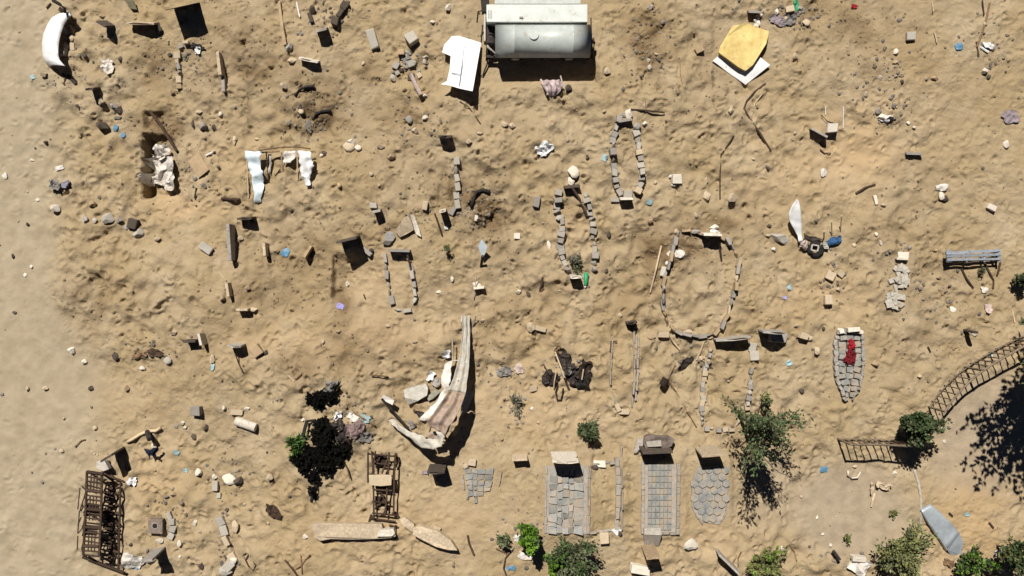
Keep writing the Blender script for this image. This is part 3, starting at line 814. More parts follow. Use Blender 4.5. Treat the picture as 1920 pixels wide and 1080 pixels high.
# ------------------------------------------------------------------ rusty frames
def build_cage():
    x, y = P(186, 965); t = thing('bed_cage', 'rusty steel bed-like cage with many cross bars, dark and broken', 'steel frame', (x, y, gh(x, y)))
    zt = .62
    g0 = G(186, 965)
    def W(px, py, z): return Uw(px, py, g0 + z)
    L0, L1, R0, R1 = (163,884), (156,1040), (191,889), (186,1043)
    for nm, a, c in (('side_rail', L0, L1), ('side_rail', R0, R1)):
        MB().tube([W(*a, zt), W((a[0]+c[0])/2+1, (a[1]+c[1])/2, zt+.02), W(*c, zt)], .035, 6).build(nm, M_RUST, t)
    for i in range(19):
        f = i/18
        a = (L0[0]+(L1[0]-L0[0])*f, L0[1]+(L1[1]-L0[1])*f); c = (R0[0]+(R1[0]-R0[0])*f, R0[1]+(R1[1]-R0[1])*f)
        MB().tube([W(a[0], a[1]+rnd.uniform(-1,1), zt), W(c[0]+rnd.uniform(-2,4), c[1]+rnd.uniform(-1.5,1.5), zt + rnd.uniform(-.05,.03))], .024 if i % 4 else .05, 6).build('cross_bar', M_RUST, t)
    for f0, f1 in ((.02,.2),(.28,.47),(.52,.58),(.72,.95)):
        for u in (.3, .5, .7):
            xa = L0[0]+(R0[0]-L0[0])*u; xb = L1[0]+(R1[0]-L1[0])*u
            MB().tube([W(xa+(xb-xa)*f0, 886+155*f0, zt-.03), W(xa+(xb-xa)*f1, 886+155*f1, zt-.02)], .018, 5).build('lattice_bar', M_RUST, t)
    for f in (.36,.42,.46,.62,.68):
        xa = L0[0]-7*f; g_ = drape([(xa, 886+155*f, xa+27, 889+155*f, zt-.02, zt-.05),(xa-1, 886+155*(f+.06), xa+27, 889+155*(f+.05), zt-.03, zt-.06)], cols=5)
        for r_ in g_:
            for p in r_: p.z = g0 + zt - .04
        MB().sheet(g_, .01).build('rust_plate', M_RUST_SHADE, t)
    # lower frame on the ground, seen past the right rail
    for a, c, r in (((205,905),(207,1058),.035),((226,905),(222,1068),.03),((198,890),(232,903),.03),((200,950),(226,946),.03),((204,1000),(224,1010),.03),((206,985),(226,1003),.02),((200,1030),(224,1036),.035),((155,1044),(232,1074),.045),
                    ((208,920),(228,930),.02),((205,965),(224,985),.02),((200,935),(216,905),.025),((206,1020),(222,1050),.02),((190,920),(212,935),.03),((193,960),(214,948),.03),((192,980),(210,1005),.03),((190,1010),(212,1030),.03))+tuple(((rnd.uniform(192,206), 900+k*10+rnd.uniform(-8,8)), (rnd.uniform(208,228), 900+k*10+rnd.uniform(-14,14)), rnd.uniform(.018,.04)) for k in range(15)):
        MB().tube([W(*a, .12), W(*c, .08)], r, 6).build('lower_bar', M_RUST, t)
    for px, py in (L0, L1, R0, R1, (160,960), (189,965)):
        MB().tube([W(px, py, zt), W(px + 6, py + 2, .0)], .03, 6).build('post', M_RUST, t)
    for a, c in (((150,915),(146,955)),((160,925),(150,958)),((149,958),(146,1000)),((146,1005),(145,1030)),((147,1000),(158,985)),((154,912),(160,918)),((152,970),(146,985))):
        MB().tube([W(*a, .15), W(*c, .08)], .018, 5).build('loose_rod', M_RUST, t)
build_cage()
slab3('white_block', [(180,866),(190,862),(196,864),(204,880),(193,884),(180,878)], .28, .2, STONE['l'], 'pale wedge-shaped block at the top end of the rusty bed cage', 'block')

def build_ladder():
    x, y = P(717, 910); t = thing('ladder_frame', 'rusty iron ladder-like frame with crossing rods lying over the sand', 'steel frame', (x, y, gh(x, y)))
    g0 = G(717, 910)
    def W(px, py, z): return Uw(px, py, g0 + z)
    for pts in ([(697,846),(700,892),(701,972)], [(730,848),(728,893),(722,966)], [(690,848),(690,905)], [(704,846),(698,890)],[(741,852),(739,905),(738,960)]):
        MB().tube([W(*p, .34) for p in pts], .026, 6).build('side_rail', M_RUST, t)
    for a, c, z in (((690,851),(742,856),.30),((698,868),(736,872),.22),((694,890),(738,893),.30),((699,918),(735,920),.28),((698,940),(732,944),.26),((698,962),(742,966),.28),((696,972),(742,978),.18),((704,872),(716,850),.2),((716,888),(728,858),.2),((704,955),(716,925),.2),((716,925),(728,958),.2),((708,948),(726,936),.22)):
        MB().tube([W(*a, z), W(*c, z)], .024, 6).build('cross_bar', M_RUST, t)
    for a, c in (((742,850),(748,866)),((746,866),(742,876)),((740,960),(748,970)),((730,985),(748,990)),((736,992),(750,1000)),((696,965),(692,978)),((742,985),(742,1000))):
        MB().tube([W(*a, .2), W(*c, .12)], .03, 6).build('bent_end', M_RUST, t)
    for px, py in ((697,848),(738,855),(698,970),(736,962)):
        MB().tube([W(px,py,.34), W(px+2,py+1,-.02)], .03, 6).build('foot', M_RUST, t)
    for (a0, a1) in ((852, 872), (898, 916), (930, 968)):
        pts = [W(703, a0, .10), W(726, a0+2, .10), W(726, a1, .08), W(704, a1, .08)]
        MB().quadbox([p - Vector((0,0,.01)) for p in pts], pts).build('floor_plate', M_RUST_SHADE, t)
build_ladder()
slab3('seat_pad', [(691,891),(716,890),(734,891),(734,910),(714,912),(693,910)], .50, .06, M_BEIGE, 'beige rectangular pad laid across the rusty ladder frame', 'pad', bevel=.02)

# ------------------------------------------------------------------ long beam and broken slabs
slab3('concrete_beam', [(584,984),(600,981),(640,982),(700,982),(716,983),(718,996),(741,994),(742,1006),(733,1009),(700,1011),(660,1012),(620,1011),(600,1015),(588,1007)], .24, .24, STONE['p'], 'long cream concrete beam half buried in the sand below the rusty ladder frame', 'beam', bevel=.025)
slab3('beam_piece', [(710,994,.02),(738,992,.02),(741,1001),(735,1006),(706,1007)], .30, .2, STONE['w'], 'short pale concrete piece on the end of the long concrete beam', 'concrete piece', bevel=.02)
slab3('broken_slab', [(748,974),(760,970),(776,983),(778,992),(772,998),(756,986)], .15, .14, STONE['p'], 'small cream broken slab next to the end of the rusty ladder frame', 'slab')
slab3('broken_slab', [(774,992),(786,986),(820,996),(846,1015),(858,1033),(840,1032),(818,1026),(793,1014),(773,1003)], .30, .26, STONE['p'], 'large cream broken slab lying diagonal beside the long concrete beam', 'slab', bevel=.025)
_a, _b = U(442, 789, .13), U(480, 802, .13)
tag(MB().tube([_a, _a.lerp(_b, .02), _a.lerp(_b, .5), _a.lerp(_b, .98), _b], .125, 18).build('concrete_cylinder', STONE['w'], bevel=.012), 'pale concrete cylinder lying on its side on bare sand', 'cylinder')

# ------------------------------------------------------------------ standing slabs (grave markers)
GM = 'upright markers standing over the graves'
def standing(xa, ya, xb, yb, dys, tone, th=.06, name='grave_marker', label=None, lean=None, peak=0.0):
    """seen top edge (photo pixels) and how far below it its shadow ends"""
    ym = (ya + yb)/2
    hh = dys / (43.7 - (ym - 540)/H)
    m = STONE[tone] if isinstance(tone, str) else tone
    g0 = G((xa+xb)/2, ym + 4)
    A = Uw(xa, ya, g0 + hh); B_ = Uw(xb, yb, g0 + hh)
    dirv = (B_ - A); dirv.z = 0; L = dirv.length; dirv.normalize(); nrm = Vector((-dirv.y, dirv.x, 0))
    if lean is None: lean = -(max((540-ym)/S/H, 0) + .07)
    if nrm.y < 0: nrm = -nrm
    mb = MB(); r = rnd
    n = 5
    prof = [hh*(1 - peak*abs(i/(n-1)*2-1)**1.6) + r.uniform(-.02, .015)*hh for i in range(n)]
    bot = []; top = []
    for s in (1, -1):
        rng_ = range(n) if s == 1 else range(n-1, -1, -1)
        for i in rng_:
            q = A.lerp(B_, i/(n-1)) + nrm*(s*th/2)
            bot.append(Vector((q.x, q.y, g0 - .12)) - nrm*lean*(hh+.12))
            top.append(Vector((q.x, q.y, g0 + prof[i])) - nrm*lean*(hh-prof[i]))
    mb.quadbox(bot, top)
    o = mb.build(name, m, origin=((A.x+B_.x)/2, (A.y+B_.y)/2, g0), bevel=.008)
    tn = TONE.get(tone, 'dark') if isinstance(tone, str) else 'dark'
    sz = 'tall' if hh > .62 else ('low' if hh < .36 else 'medium-high')
    wd = 'wide' if L > .5 else ('narrow' if L < .28 else 'squat')
    mk = {'steel_sheet': ('rusted steel sheet standing upright', 'sheet')}.get(name, (f'{sz} {wd} {tn} upright grave marker', 'grave marker'))
    tag(o, label or near(mk[0], (xa+xb)/2, ym), mk[1], GM if name == 'grave_marker' else None)
    return o
standing(310,19,359,8,50,M_RUST_SHADE,.02,'steel_sheet','tall shade-dark rusted steel sheet standing upright at the top of the sand')  # the shade of its face is put into the near-black colour
for a in [(158,168,173,167,27,'d'),(235,44,286,45,24,'p'),(180,40,197,50,30,'d'),(590,60,612,54,28,'g'),(558,109,594,117,20,'w'),(744,100,758,100,15,'t'),
          (821,257,846,257,22,'d'),(823,398,836,395,31,'w'),(443,411,470,410,25,'d'),(442,581,464,581,13,'p'),(423,650,449,651,22,'l'),(343,641,366,640,14,'d'),
          (630,455,668,446,36,'d'),(698,398,713,395,18,'l'),(728,470,768,471,13,'g'),(888,541,908,539,12,'w'),(1058,352,1088,349,15,'d'),(1163,373,1187,373,19,'w'),
          (1070,521,1091,520,28,'w'),(1320,440,1354,441,25,'w'),(1345,640,1411,634,23,'l'),(1434,624,1476,626,30,'g'),(1522,241,1552,257,13,'g'),(1700,288,1731,289,8,'g'),
          (1682,485,1703,486,8,'w'),(800,888,833,888,26,'d'),(960,863,989,862,13,'p'),(1036,868,1086,868,30,'w'),(1316,856,1359,853,26,'p'),(188,866,209,853,27,'d'),
          (263,1054,286,1050,24,'g'),(1828,624,1837,624,26,'d'),(1404,22,1427,23,16,'g'),(1160,228,1186,224,14,'g'),(1205,850,1262,848,24,'d'),(1212,1048,1238,1046,22,'t'),(1349,1041,1386,1077,13,'l'),(1176,607,1196,605,18,'d')]:
    standing(*a, peak=rnd.choice((0, 0, .12, .25)) if a[4] > 15 else 0)
# markers seen edge on (running up the picture)
for (xa,ya,xb,yb,hh,tone) in [(427,420,431,488,.42,'g'),(494,456,496,480,.3,'p'),(583,461,569,482,.34,'t'),(408,96,412,140,.22,'p'),(417,140,419,172,.16,'g'),(424,530,428,556,.2,'p'),(372,626,377,648,.36,'w'),(523,2,528,50,.12,'t'),(529,50,534,84,.14,'t')]:
    g0 = G((xa+xb)/2, (ya+yb)/2); A = Uw(xa,ya,g0+hh); B_ = Uw(xb,yb,g0+hh); dv = B_-A; L = dv.length
    mb = MB(); mb.box((A+B_)/2 - Vector((0,0,hh/2+.05)), (L, .085, hh + .1), rz=math.atan2(dv.y, dv.x), jit=.012)
    o = mb.build('grave_marker', STONE[tone], bevel=.01)
    tag(o, near(f'thin {TONE[tone]} upright slab set lengthwise', (xa+xb)/2, (ya+yb)/2), 'grave marker', GM)

# black hoops / tyres half buried
def arc(pts, z, r, m, name, label, cat):
    mb = MB(); mb.tube([U(p[0], p[1], z) for p in pts], r, 8)
    return tag(mb.build(name, m, smooth=True), label, cat)
arc([(884,388),(887,372),(894,361),(905,356),(918,360)], .06, .055, M_BLACK, 'tyre_piece', 'curved piece of black tyre half buried in darker soil', 'tyre piece')
arc([(586,224),(592,215),(603,209),(620,207)], .05, .04, M_BLACK, 'tyre_piece', 'thin curved strip of black rubber above a grey diamond-shaped plate', 'rubber strip')
arc([(552,178),(562,168),(576,162),(590,163)], .04, .04, M_CHAR, 'rubber_strip', 'bent dark rubber strip lying in dug brown soil between two markers', 'rubber strip')
slab3('metal_plate', [(580,224),(592,235),(582,250),(570,238)], .06, .012, M_GREY, 'small grey diamond-shaped plate flat on the sand', 'plate', bevel=0)
slab3('wooden_board', [(233,0),(250,0),(257,18),(245,16)], .12, .03, mat('olive_board',(.16,.14,.09),var=.2), 'olive board at the very top edge beside the tall rusted sheet', 'board', bevel=0)
# ------------------------------------------------------------------ railings
def railing(base, shadow_h, spacing, label):
    pts = [Vector((*P(*p), 0)) for p in base]
    x, y = pts[len(pts)//2].x, pts[len(pts)//2].y
    t = thing('railing', label, 'railing', (x, y, gh(x, y)))
    lens = [0]
    for i in range(len(pts)-1): lens.append(lens[-1] + (pts[i+1]-pts[i]).length)
    def at(s):
        for i in range(len(pts)-1):
            if s <= lens[i+1] or i == len(pts)-2:
                f = (s-lens[i])/(lens[i+1]-lens[i]); return pts[i].lerp(pts[i+1], f)
    n = int(lens[-1]/spacing)
    sm = [at(lens[-1]*i/(n*2)) for i in range(n*2+1)]
    gz = [gh(p.x, p.y) for p in sm]; gz = [sum(gz[max(i-6,0):i+7])/len(gz[max(i-6,0):i+7]) for i in range(len(gz))]
    for zz, nm, r in ((shadow_h, 'top_rail', .032), (.10, 'bottom_rail', .02)):
        MB().tube([Vector((p.x, p.y, z + zz)) for p, z in zip(sm, gz)], r, 6).build(nm, M_FENCE, t)
    for i in range(n+1):
        p = sm[i*2]; z = gz[i*2]
        post = i % 8 == 0
        MB().tube([(p.x, p.y, z - .1), (p.x, p.y, z + shadow_h + (.03 if post else 0))], .036 if post else .02, 6).build('post' if post else 'bar', M_FENCE, t)
railing([(1570,822),(1630,823),(1696,826)], .95, .178, 'straight iron railing with vertical bars, ending in a bush')
railing([(1738,762),(1748,746),(1766,724),(1790,700),(1814,681),(1838,665),(1862,650),(1888,637),(1915,626),(1950,614)], .97, .185, 'curved iron railing with vertical bars sweeping around the path')
# low kerb strip along the edge of the path
mb = MB(); kp = [(1712,880),(1719,905),(1722,935),(1722,960),(1724,985),(1730,1005),(1737,1018)]
mb.tube([Vector((*P(*p), G(*p) + .0)) for p in kp], .035, 6)
ks = mb.build('kerb', STONE['l']); ks['kind'] = 'structure'

# ------------------------------------------------------------------ paved graves
def grave_base(name, label, px, py):
    x, y = P(px, py)
    return thing(name, label, 'grave', (x, y, gh(x, y)))
def paving(t, corners, rows, cols, m, gap=.012, z=.07, jit=.01, dz=.006, stag=False, drop=None, name='paving', th=.06):
    g0 = t.location.z
    A, B_, Cc, D = [Vector((*P(*c), 0)) for c in corners]
    mb = MB()
    def pt(u, v): return (A*(1-u)+B_*u)*(1-v) + (D*(1-u)+Cc*u)*v
    cw = [rnd.uniform(.6, 1.4) if stag else 1 for _ in range(cols)]; cs = [0]
    for c in cw: cs.append(cs[-1] + c)
    for j in range(cols):
        rw = [rnd.uniform(.75, 1.3) if stag else 1 for _ in range(rows)]; rs = [0]
        for c in rw: rs.append(rs[-1] + c)
        for i in range(rows):
            if drop and drop(i, j): continue
            u0, u1 = cs[j]/cs[-1], cs[j+1]/cs[-1]; v0, v1 = rs[i]/rs[-1], rs[i+1]/rs[-1]
            q = [pt(u0,v0), pt(u1,v0), pt(u1,v1), pt(u0,v1)]
            c = sum(q, Vector())/4
            zz = g0 + z + rnd.uniform(-dz, dz); tx, ty = rnd.uniform(-dz, dz)*2, rnd.uniform(-dz, dz)*2
            top = []
            for k, p in enumerate(q):
                e = (p - c); L = e.length
                p2 = c + e*(1 - gap/L) + Vector((rnd.uniform(-jit, jit), rnd.uniform(-jit, jit), 0))
                top.append(Vector((p2.x, p2.y, zz + (tx if k in (0, 1) else -tx) + (ty if k in (0, 3) else -ty))))
            mb.quadbox([Vector((p.x, p.y, g0 + z - th)) for p in top], top)
    return mb.build(name, m, t, bevel=.006)
def bed(t, corners, z, m, name='bed', th=.12):
    g0 = t.location.z
    mb = MB(); mb.prism([P(*c) for c in corners], g0 - th, g0 + z)
    return mb.build(name, m, t)
def kerb_line(t, pts, w, hgt, m, name='kerb', seg=.25):
    g0 = t.location.z
    for (a, c) in zip(pts[:-1], pts[1:]):
        A = Vector((*P(*a), 0)); B_ = Vector((*P(*c), 0)); L = (B_-A).length; n = max(1, round(L/seg)); n = 3 if n == 2 else n; mb = MB()
        for i in range(n):
            p = A.lerp(B_, (i+.5)/n); zz = gh(p.x, p.y)
            mb.box((p.x, p.y, zz + hgt/2 - .05), (L/n*.96, w*rnd.uniform(.85,1.1), hgt + .1 + rnd.uniform(-.02,.02)), rz=math.atan2(B_.y-A.y, B_.x-A.x) + rnd.uniform(-.03,.03), jit=.01)
        mb.build(name, m, t, bevel=.008)

t = grave_base('grid_grave', 'neatly paved rectangular grave with a regular grid of grey pavers and a dark headpiece', 1233, 928)
bed(t, [(1201,865),(1263,865),(1263,989),(1201,989)], .035, M_MORTAR)
paving(t, [(1210,864),(1254,864),(1253,985),(1209,985)], 11, 6, M_PAVER, gap=.010, z=.075, jit=.004, dz=.003)
kerb_line(t, [(1201,860),(1200,992)], .09, .10, M_MORTAR, seg=.16); kerb_line(t, [(1266,862),(1264,992)], .09, .13, M_MORTAR, seg=.16)
kerb_line(t, [(1201,990),(1262,991)], .08, .08, M_MORTAR, seg=.2)
t = grave_base('crooked_grave', 'paved rectangular grave of crooked uneven grey pavers with a wide white headboard', 1062, 930)
bed(t, [(1022,866),(1100,866),(1098,992),(1020,990)], .02, M_MORTAR)
paving(t, [(1028,872),(1092,872),(1091,992),(1026,990)], 9, 5, M_PAVER, gap=.016, z=.07, jit=.022, dz=.02, stag=True, drop=lambda i, j: (i, j) in ((3,3),(7,2),(5,4)))
kerb_line(t, [(1023,866),(1021,990)], .06, .06, M_MORTAR); kerb_line(t, [(1100,872),(1098,992)], .05, .05, M_MORTAR)
t = grave_base('kerbed_grave', 'narrow sand-filled grave inside a low mortar kerb beside the crooked paved grave', 1132, 925)
kerb_line(t, [(1103,872),(1101,992)], .05, .07, M_MORTAR); kerb_line(t, [(1104,865),(1158,862)], .06, .06, M_MORTAR)
kerb_line(t, [(1153,852),(1156,900),(1152,985)], .12, .10, M_MORTAR, seg=.35); kerb_line(t, [(1161,830),(1162,985)], .04, .10, M_MORTAR, seg=.6); kerb_line(t, [(1100,992),(1160,982)], .07, .05, M_MORTAR)
t = grave_base('parallel_kerb', 'pair of thin parallel mortar kerbs running down to two small tan blocks', 1168, 690)
kerb_line(t, [(1187,618),(1187,690),(1183,762)], .05, .09, M_MORTAR, seg=.45); kerb_line(t, [(1195,630),(1193,690),(1189,750)], .045, .10, M_MORTAR, seg=.45)
kerb_line(t, [(1146,636),(1143,690),(1142,720)], .04, .10, M_MORTAR, seg=.4); kerb_line(t, [(1142,720),(1158,765)], .04, .03, M_MORTAR, seg=.4)
# hexagonal pavers
t = grave_base('hexagon_grave', 'rounded grave covered with overlapping hexagonal grey pavers', 1325, 922)
bed(t, [(1304,872),(1350,872),(1358,905),(1353,955),(1340,976),(1312,972),(1294,945),(1293,905)], .03, M_MORTAR)
mb = MB(); g0 = t.location.z
for i in range(8):
    for j in range(-2, 3):
        px = 1324 + (j + (.5 if i % 2 else 0))*14.6 + rnd.uniform(-1.5,1.5); py = 876 + i*12.6 + rnd.uniform(-1.2,1.2)
        hw = 30 if py < 950 else 30 - (py-950)*.7
        if abs(px - 1325) > hw: continue
        x, y = P(px, py); r_ = .118*rnd.uniform(.92,1.05); ph = rnd.uniform(-.1,.1); tx, ty = rnd.uniform(-.12,.12), rnd.uniform(-.16,.04)
        ring_ = [(x + r_*math.cos(ph+k*math.pi/3+math.pi/6), y + r_*math.sin(ph+k*math.pi/3+math.pi/6)) for k in range(6)]
        zz = g0 + .075 + rnd.uniform(-.012,.02)
        mb.quadbox([Vector((a, c, zz-.06+(a-x)*tx+(c-y)*ty)) for a, c in ring_], [Vector((a, c, zz+(a-x)*tx+(c-y)*ty)) for a, c in ring_])
mb.build('paving', M_PAVER, t, bevel=.01)
kerb_line(t, [(1302,872),(1292,905),(1293,945),(1311,975)], .05, .06, M_MORTAR, seg=.2); kerb_line(t, [(1352,885),(1359,905),(1355,955),(1341,976)], .04, .04, M_MORTAR, seg=.2)
t = grave_base('sunken_grave', 'low tapering grave of sunken grey pavers half covered by sand', 900, 905)
paving(t, [(872,872),(928,872),(918,932),(880,938)], 6, 4, M_PAVER, gap=.014, z=.05, jit=.02, dz=.012, stag=True, drop=lambda i, j: (i > 3 and j == 3) or (i == 5 and j != 1))
kerb_line(t, [(868,882),(872,910)], .05, .05, M_MORTAR, seg=.2); kerb_line(t, [(941,876),(936,905)], .03, .06, M_MORTAR, seg=.25)
t = grave_base('oval_block_grave', 'long oval grave of rough grey blocks with red cloth lying on it', 1590, 685)
mb = MB(); g0 = t.location.z
def halfw(v): return 22*math.sin(min(1, (v+.16)/.34)*math.pi/2)*(1 if v < .5 else max(.25, 1-.85*((v-.5)/.5)**2.2))
for i in range(11):
    v = i/10.6; py = 622 + v*124; hw = halfw(v)
    n = max(2, int(hw*2/13))
    for j in range(n):
        px = 1590 - hw + (j+.5)*2*hw/n + (v-.5)*-2 + rnd.uniform(-1,1)
        x, y = P(px, py)
        mb.box((x, y, g0 + .03 + rnd.uniform(-.015,.03)), (2*hw/n/S*rnd.uniform(.75,.95), rnd.uniform(.12,.17), .14), rz=rnd.uniform(-.3,.3), jit=.022)
mb.build('paving', M_PAVER, t, bevel=.012)
for s in (-1, 1):
    mb = MB()
    for v in np.linspace(.02, 1, 14):
        hw = halfw(v)+3; px = 1589 + s*hw; py = 620 + v*126; x, y = P(px, py)
        mb.box((x, y, g0 + .05), (rnd.uniform(.06,.11), rnd.uniform(.1,.17), rnd.uniform(.14,.24)), rz=s*(.0 if v < .5 else -(v-.45)*.9) + rnd.uniform(-.35,.35), jit=.025)
    mb.build('kerb', STONE['g'], t, bevel=.012)
mb = MB(); mb.box((*P(1594,617), g0 + .14), (.34, .12, .28), rz=.1, jit=.02); mb.box((*P(1573,620), g0+.1), (.13,.12,.22), rz=.3, jit=.02); mb.box((*P(1609,622), g0+.1), (.13,.11,.2), rz=-.4, jit=.02)
mb.build('headstone', STONE['w'], t, bevel=.012)
o = crumple(1592,644,15,20,0,.07,M_RED,'red_cloth',seed=31,n=16,lift=.16,nscale=16); tag(o, 'bright red cloth scrap on the head of the long oval grave', 'cloth')
o = crumple(1590,668,22,30,20,.06,mat('dark_red_cloth',(.11,.005,.008),rough=.85,var=.4,scale=18),'red_cloth',seed=33,n=18,lift=.16,nscale=16); tag(o, 'darker red cloth scrap on the middle of the long oval grave', 'cloth')
t = grave_base('rubble_grave', 'small grave heaped with flat pale rubble and a white block at its head', 1680, 530)
mb = MB(); g0 = t.location.z
for k in range(34):
    v = rnd.random(); px = 1688 - v*16 + rnd.uniform(-13,13)*(1-.2*abs(v-.5)); py = 500 + v*76; x, y = P(px, py)
    mb.box((x, y, g0 + .02 + rnd.uniform(0,.05)), (rnd.uniform(.1,.24), rnd.uniform(.08,.18), .08), rz=rnd.uniform(0,3), jit=.025)
mb.build('rubble_cover', STONE['l'], t, bevel=.01)

# headpiece and blocks around the paved graves
slab3('stone_headpiece', [(1208,818),(1218,814),(1232,817),(1252,816),(1266,824),(1260,836),(1240,846),(1212,845),(1206,832)], .42, .12, mat('brown_stone',(.17,.13,.11),var=.3,scale=6), 'broad dark brown broken headpiece leaning at the head of the grid-paved grave', 'headpiece', bevel=.02)
mb = MB(); mb.box(U(1226,832,.47), (.40,.14,.03), rz=.1, jit=.02); tag(mb.build('pale_board', STONE['l']), 'small pale board on top of the dark brown broken headpiece', 'board')
slab3('curved_board', [(1196,822),(1212,820),(1205,836),(1194,850),(1188,850)], .12, .04, STONE['g'], 'narrow grey board beside the dark brown headpiece', 'board')
g0 = G(1222, 1006)
mb = MB()
c4 = [Uw(1208,991,g0+.34), Uw(1239,990,g0+.34), Uw(1241,1004,g0+.36), Uw(1208,1003,g0+.36)]
q4 = [Uw(1206,1003,g0+.34), Uw(1240,1004,g0+.34), Uw(1236,1024,g0+.02), Uw(1208,1024,g0+.02)]
mb.quadbox([Vector((c4[0].x, c4[0].y, g0-.1)), Vector((c4[1].x, c4[1].y, g0-.1)), Vector((q4[2].x, q4[2].y, g0-.1)), Vector((q4[3].x, q4[3].y, g0-.1))], [c4[0], c4[1], q4[2], q4[3]])
mb.v[4].z = g0+.34; mb.v[5].z = g0+.34
mb2 = MB(); a = [c4[0], c4[1], c4[2], c4[3]]; bz = [Vector((p.x, p.y, g0-.1)) for p in a]; mb2.quadbox(bz, a)
mb2.quadbox([Vector((c4[3].x, c4[3].y-.003, g0-.1)), Vector((c4[2].x, c4[2].y-.003, g0-.1)), Vector((q4[2].x, q4[2].y, g0-.1)), Vector((q4[3].x, q4[3].y, g0-.1))],
            [Vector((c4[3].x, c4[3].y-.003, g0+.34)), Vector((c4[2].x, c4[2].y-.003, g0+.34)), q4[2], q4[3]])
tag(mb2.build('concrete_block', STONE['l'], bevel=.012), 'large light concrete block with a sloping face at the foot of the grid-paved grave', 'block')

# ------------------------------------------------------------------ rings of stones
def ring(pts, label, group, tones='gl', w=10, seg=15, hgt=.16, closed=False, jit=1.5, name='kerb_stone', gapf=.9):
    if closed: pts = pts + [pts[0]]
    L = [0]
    for i in range(len(pts)-1): L.append(L[-1] + math.hypot(pts[i+1][0]-pts[i][0], pts[i+1][1]-pts[i][1]))
    n = max(1, int(L[-1]/seg))
    for k in range(n):
        s = (k+.5)*L[-1]/n
        for i in range(len(L)-1):
            if s <= L[i+1]: break
        f = (s-L[i])/(L[i+1]-L[i]); px = pts[i][0] + f*(pts[i+1][0]-pts[i][0]); py = pts[i][1] + f*(pts[i+1][1]-pts[i][1])
        an = math.degrees(math.atan2(pts[i+1][1]-pts[i][1], pts[i+1][0]-pts[i][0]))
        o = put_stone('block' if rnd.random() < .68 else 'rock', px + rnd.uniform(-jit,jit), py + rnd.uniform(-jit,jit), L[-1]/n*gapf*rnd.uniform(.88,1.25), w*rnd.uniform(.65,1.3), an + rnd.uniform(-14,14), rnd.choice(tones), hgt*rnd.uniform(.75,1.25), name)
        tag(o, label, 'kerb stone', group)
ring([(1160,226),(1154,240),(1148,262),(1146,290),(1147,315),(1150,338),(1154,356),(1163,368)], 'grey block in the left row of the narrow pale block kerb', 'left row of the narrow block kerb', 'ggl', 10, 12, .22)
ring([(1187,236),(1191,256),(1192,280),(1196,302),(1201,325),(1199,350),(1190,366)], 'grey block in the right row of the narrow pale block kerb', 'right row of the narrow block kerb', 'glp', 11, 12, .22)
ring([(1048,360),(1046,382),(1043,398),(1052,416),(1052,436),(1048,454),(1051,472),(1056,492),(1064,510)], 'grey block in the left row of the kerb with the bottle', 'left row of the bottle kerb', 'ggl', 12, 11, .2)
ring([(1094,362),(1100,384),(1106,404),(1110,424),(1109,444),(1113,466),(1114,488),(1110,510)], 'grey block in the right row of the kerb with the bottle', 'right row of the bottle kerb', 'ggl', 12, 11, .2)
ring([(1068,518),(1084,522),(1104,518)], 'block closing the foot of the kerb with the bottle', 'foot of the bottle kerb', 'gl', 10, 14, .16)
RB = [(1270,434),(1263,450),(1254,476),(1248,500),(1242,526),(1239,552),(1241,578),(1249,602),(1263,620),(1284,627),(1310,630),(1334,626),(1349,608),(1360,586),(1368,560),(1374,530),(1379,502),(1381,484),(1371,466),(1356,447)]
ring(RB, 'low tan kerb stone in the ring of the big oval grave', 'ring of the big oval grave', 'gtpg', 6, 15, .25, gapf=1.12, jit=.4)
ring([(1274,433),(1300,436),(1322,442),(1340,442),(1356,447)], 'low tan kerb stone in the ring of the big oval grave', 'ring of the big oval grave', 'gt', 6, 15, .25, gapf=1.12, jit=.4)
ring([(1330,652),(1325,680),(1319,708),(1316,738),(1314,770),(1314,797)], 'small pale stone in the left side of the tapering grave kerb', 'left side of the tapering kerb', 'plg', 8, 9, .16, gapf=1.05)
ring([(1316,801),(1345,803),(1372,802)], 'small pale stone along the foot of the tapering grave kerb', 'foot of the tapering kerb', 'plg', 7, 10, .14)
ring([(1378,799),(1392,773)], 'longer pale stone at the lower corner of the tapering grave kerb', None, 'p', 7, 30, .15)
ring([(1394,766),(1399,735),(1404,705),(1407,690)], 'small pale stone in the right side of the tapering grave kerb', 'right side of the tapering kerb', 'plg', 8, 9, .16, gapf=1.05)
ring([(727,478),(726,500),(730,528),(734,548),(738,572)], 'thin grey stone in the left side of the small rounded kerb', 'left side of the small rounded kerb', 'gg', 7, 15, .14)
ring([(742,579),(758,582),(774,579)], 'thin grey stone along the foot of the small rounded kerb', 'foot of the small rounded kerb', 'gl', 7, 15, .12)
ring([(780,572),(781,548),(778,522),(772,498),(765,478)], 'thin grey stone in the right side of the small rounded kerb', 'right side of the small rounded kerb', 'gl', 7, 14, .2)
ring([(335,98),(334,118),(336,134),(335,150),(335,166)], 'small mixed stone in the left line of the upper left grave', 'left line of the upper left grave', 'gpt', 9, 11, .15)
ring([(336,92),(346,84),(358,82)], 'small stone curving along the head of the upper left grave', 'head of the upper left grave', 'pg', 8, 11, .16)
ring([(858,298),(856,322),(859,345),(857,368),(858,388),(846,404)], 'grey kerb block in the short line left of the black tyre piece', 'short grey block line', 'gl', 12, 15, .16)
ring([(415,968),(424,984),(428,1002),(432,1022),(440,1046),(428,1066)], 'pale stone in the crooked line near the lower edge of the photo', 'crooked line of pale stones', 'pl', 12, 16, .16)
ring([(125,52),(129,66),(126,78),(128,92),(125,108)], 'grey cobble under the open side of the curved white panel', 'cobbles under the curved white panel', 'gg', 12, 13, .2)
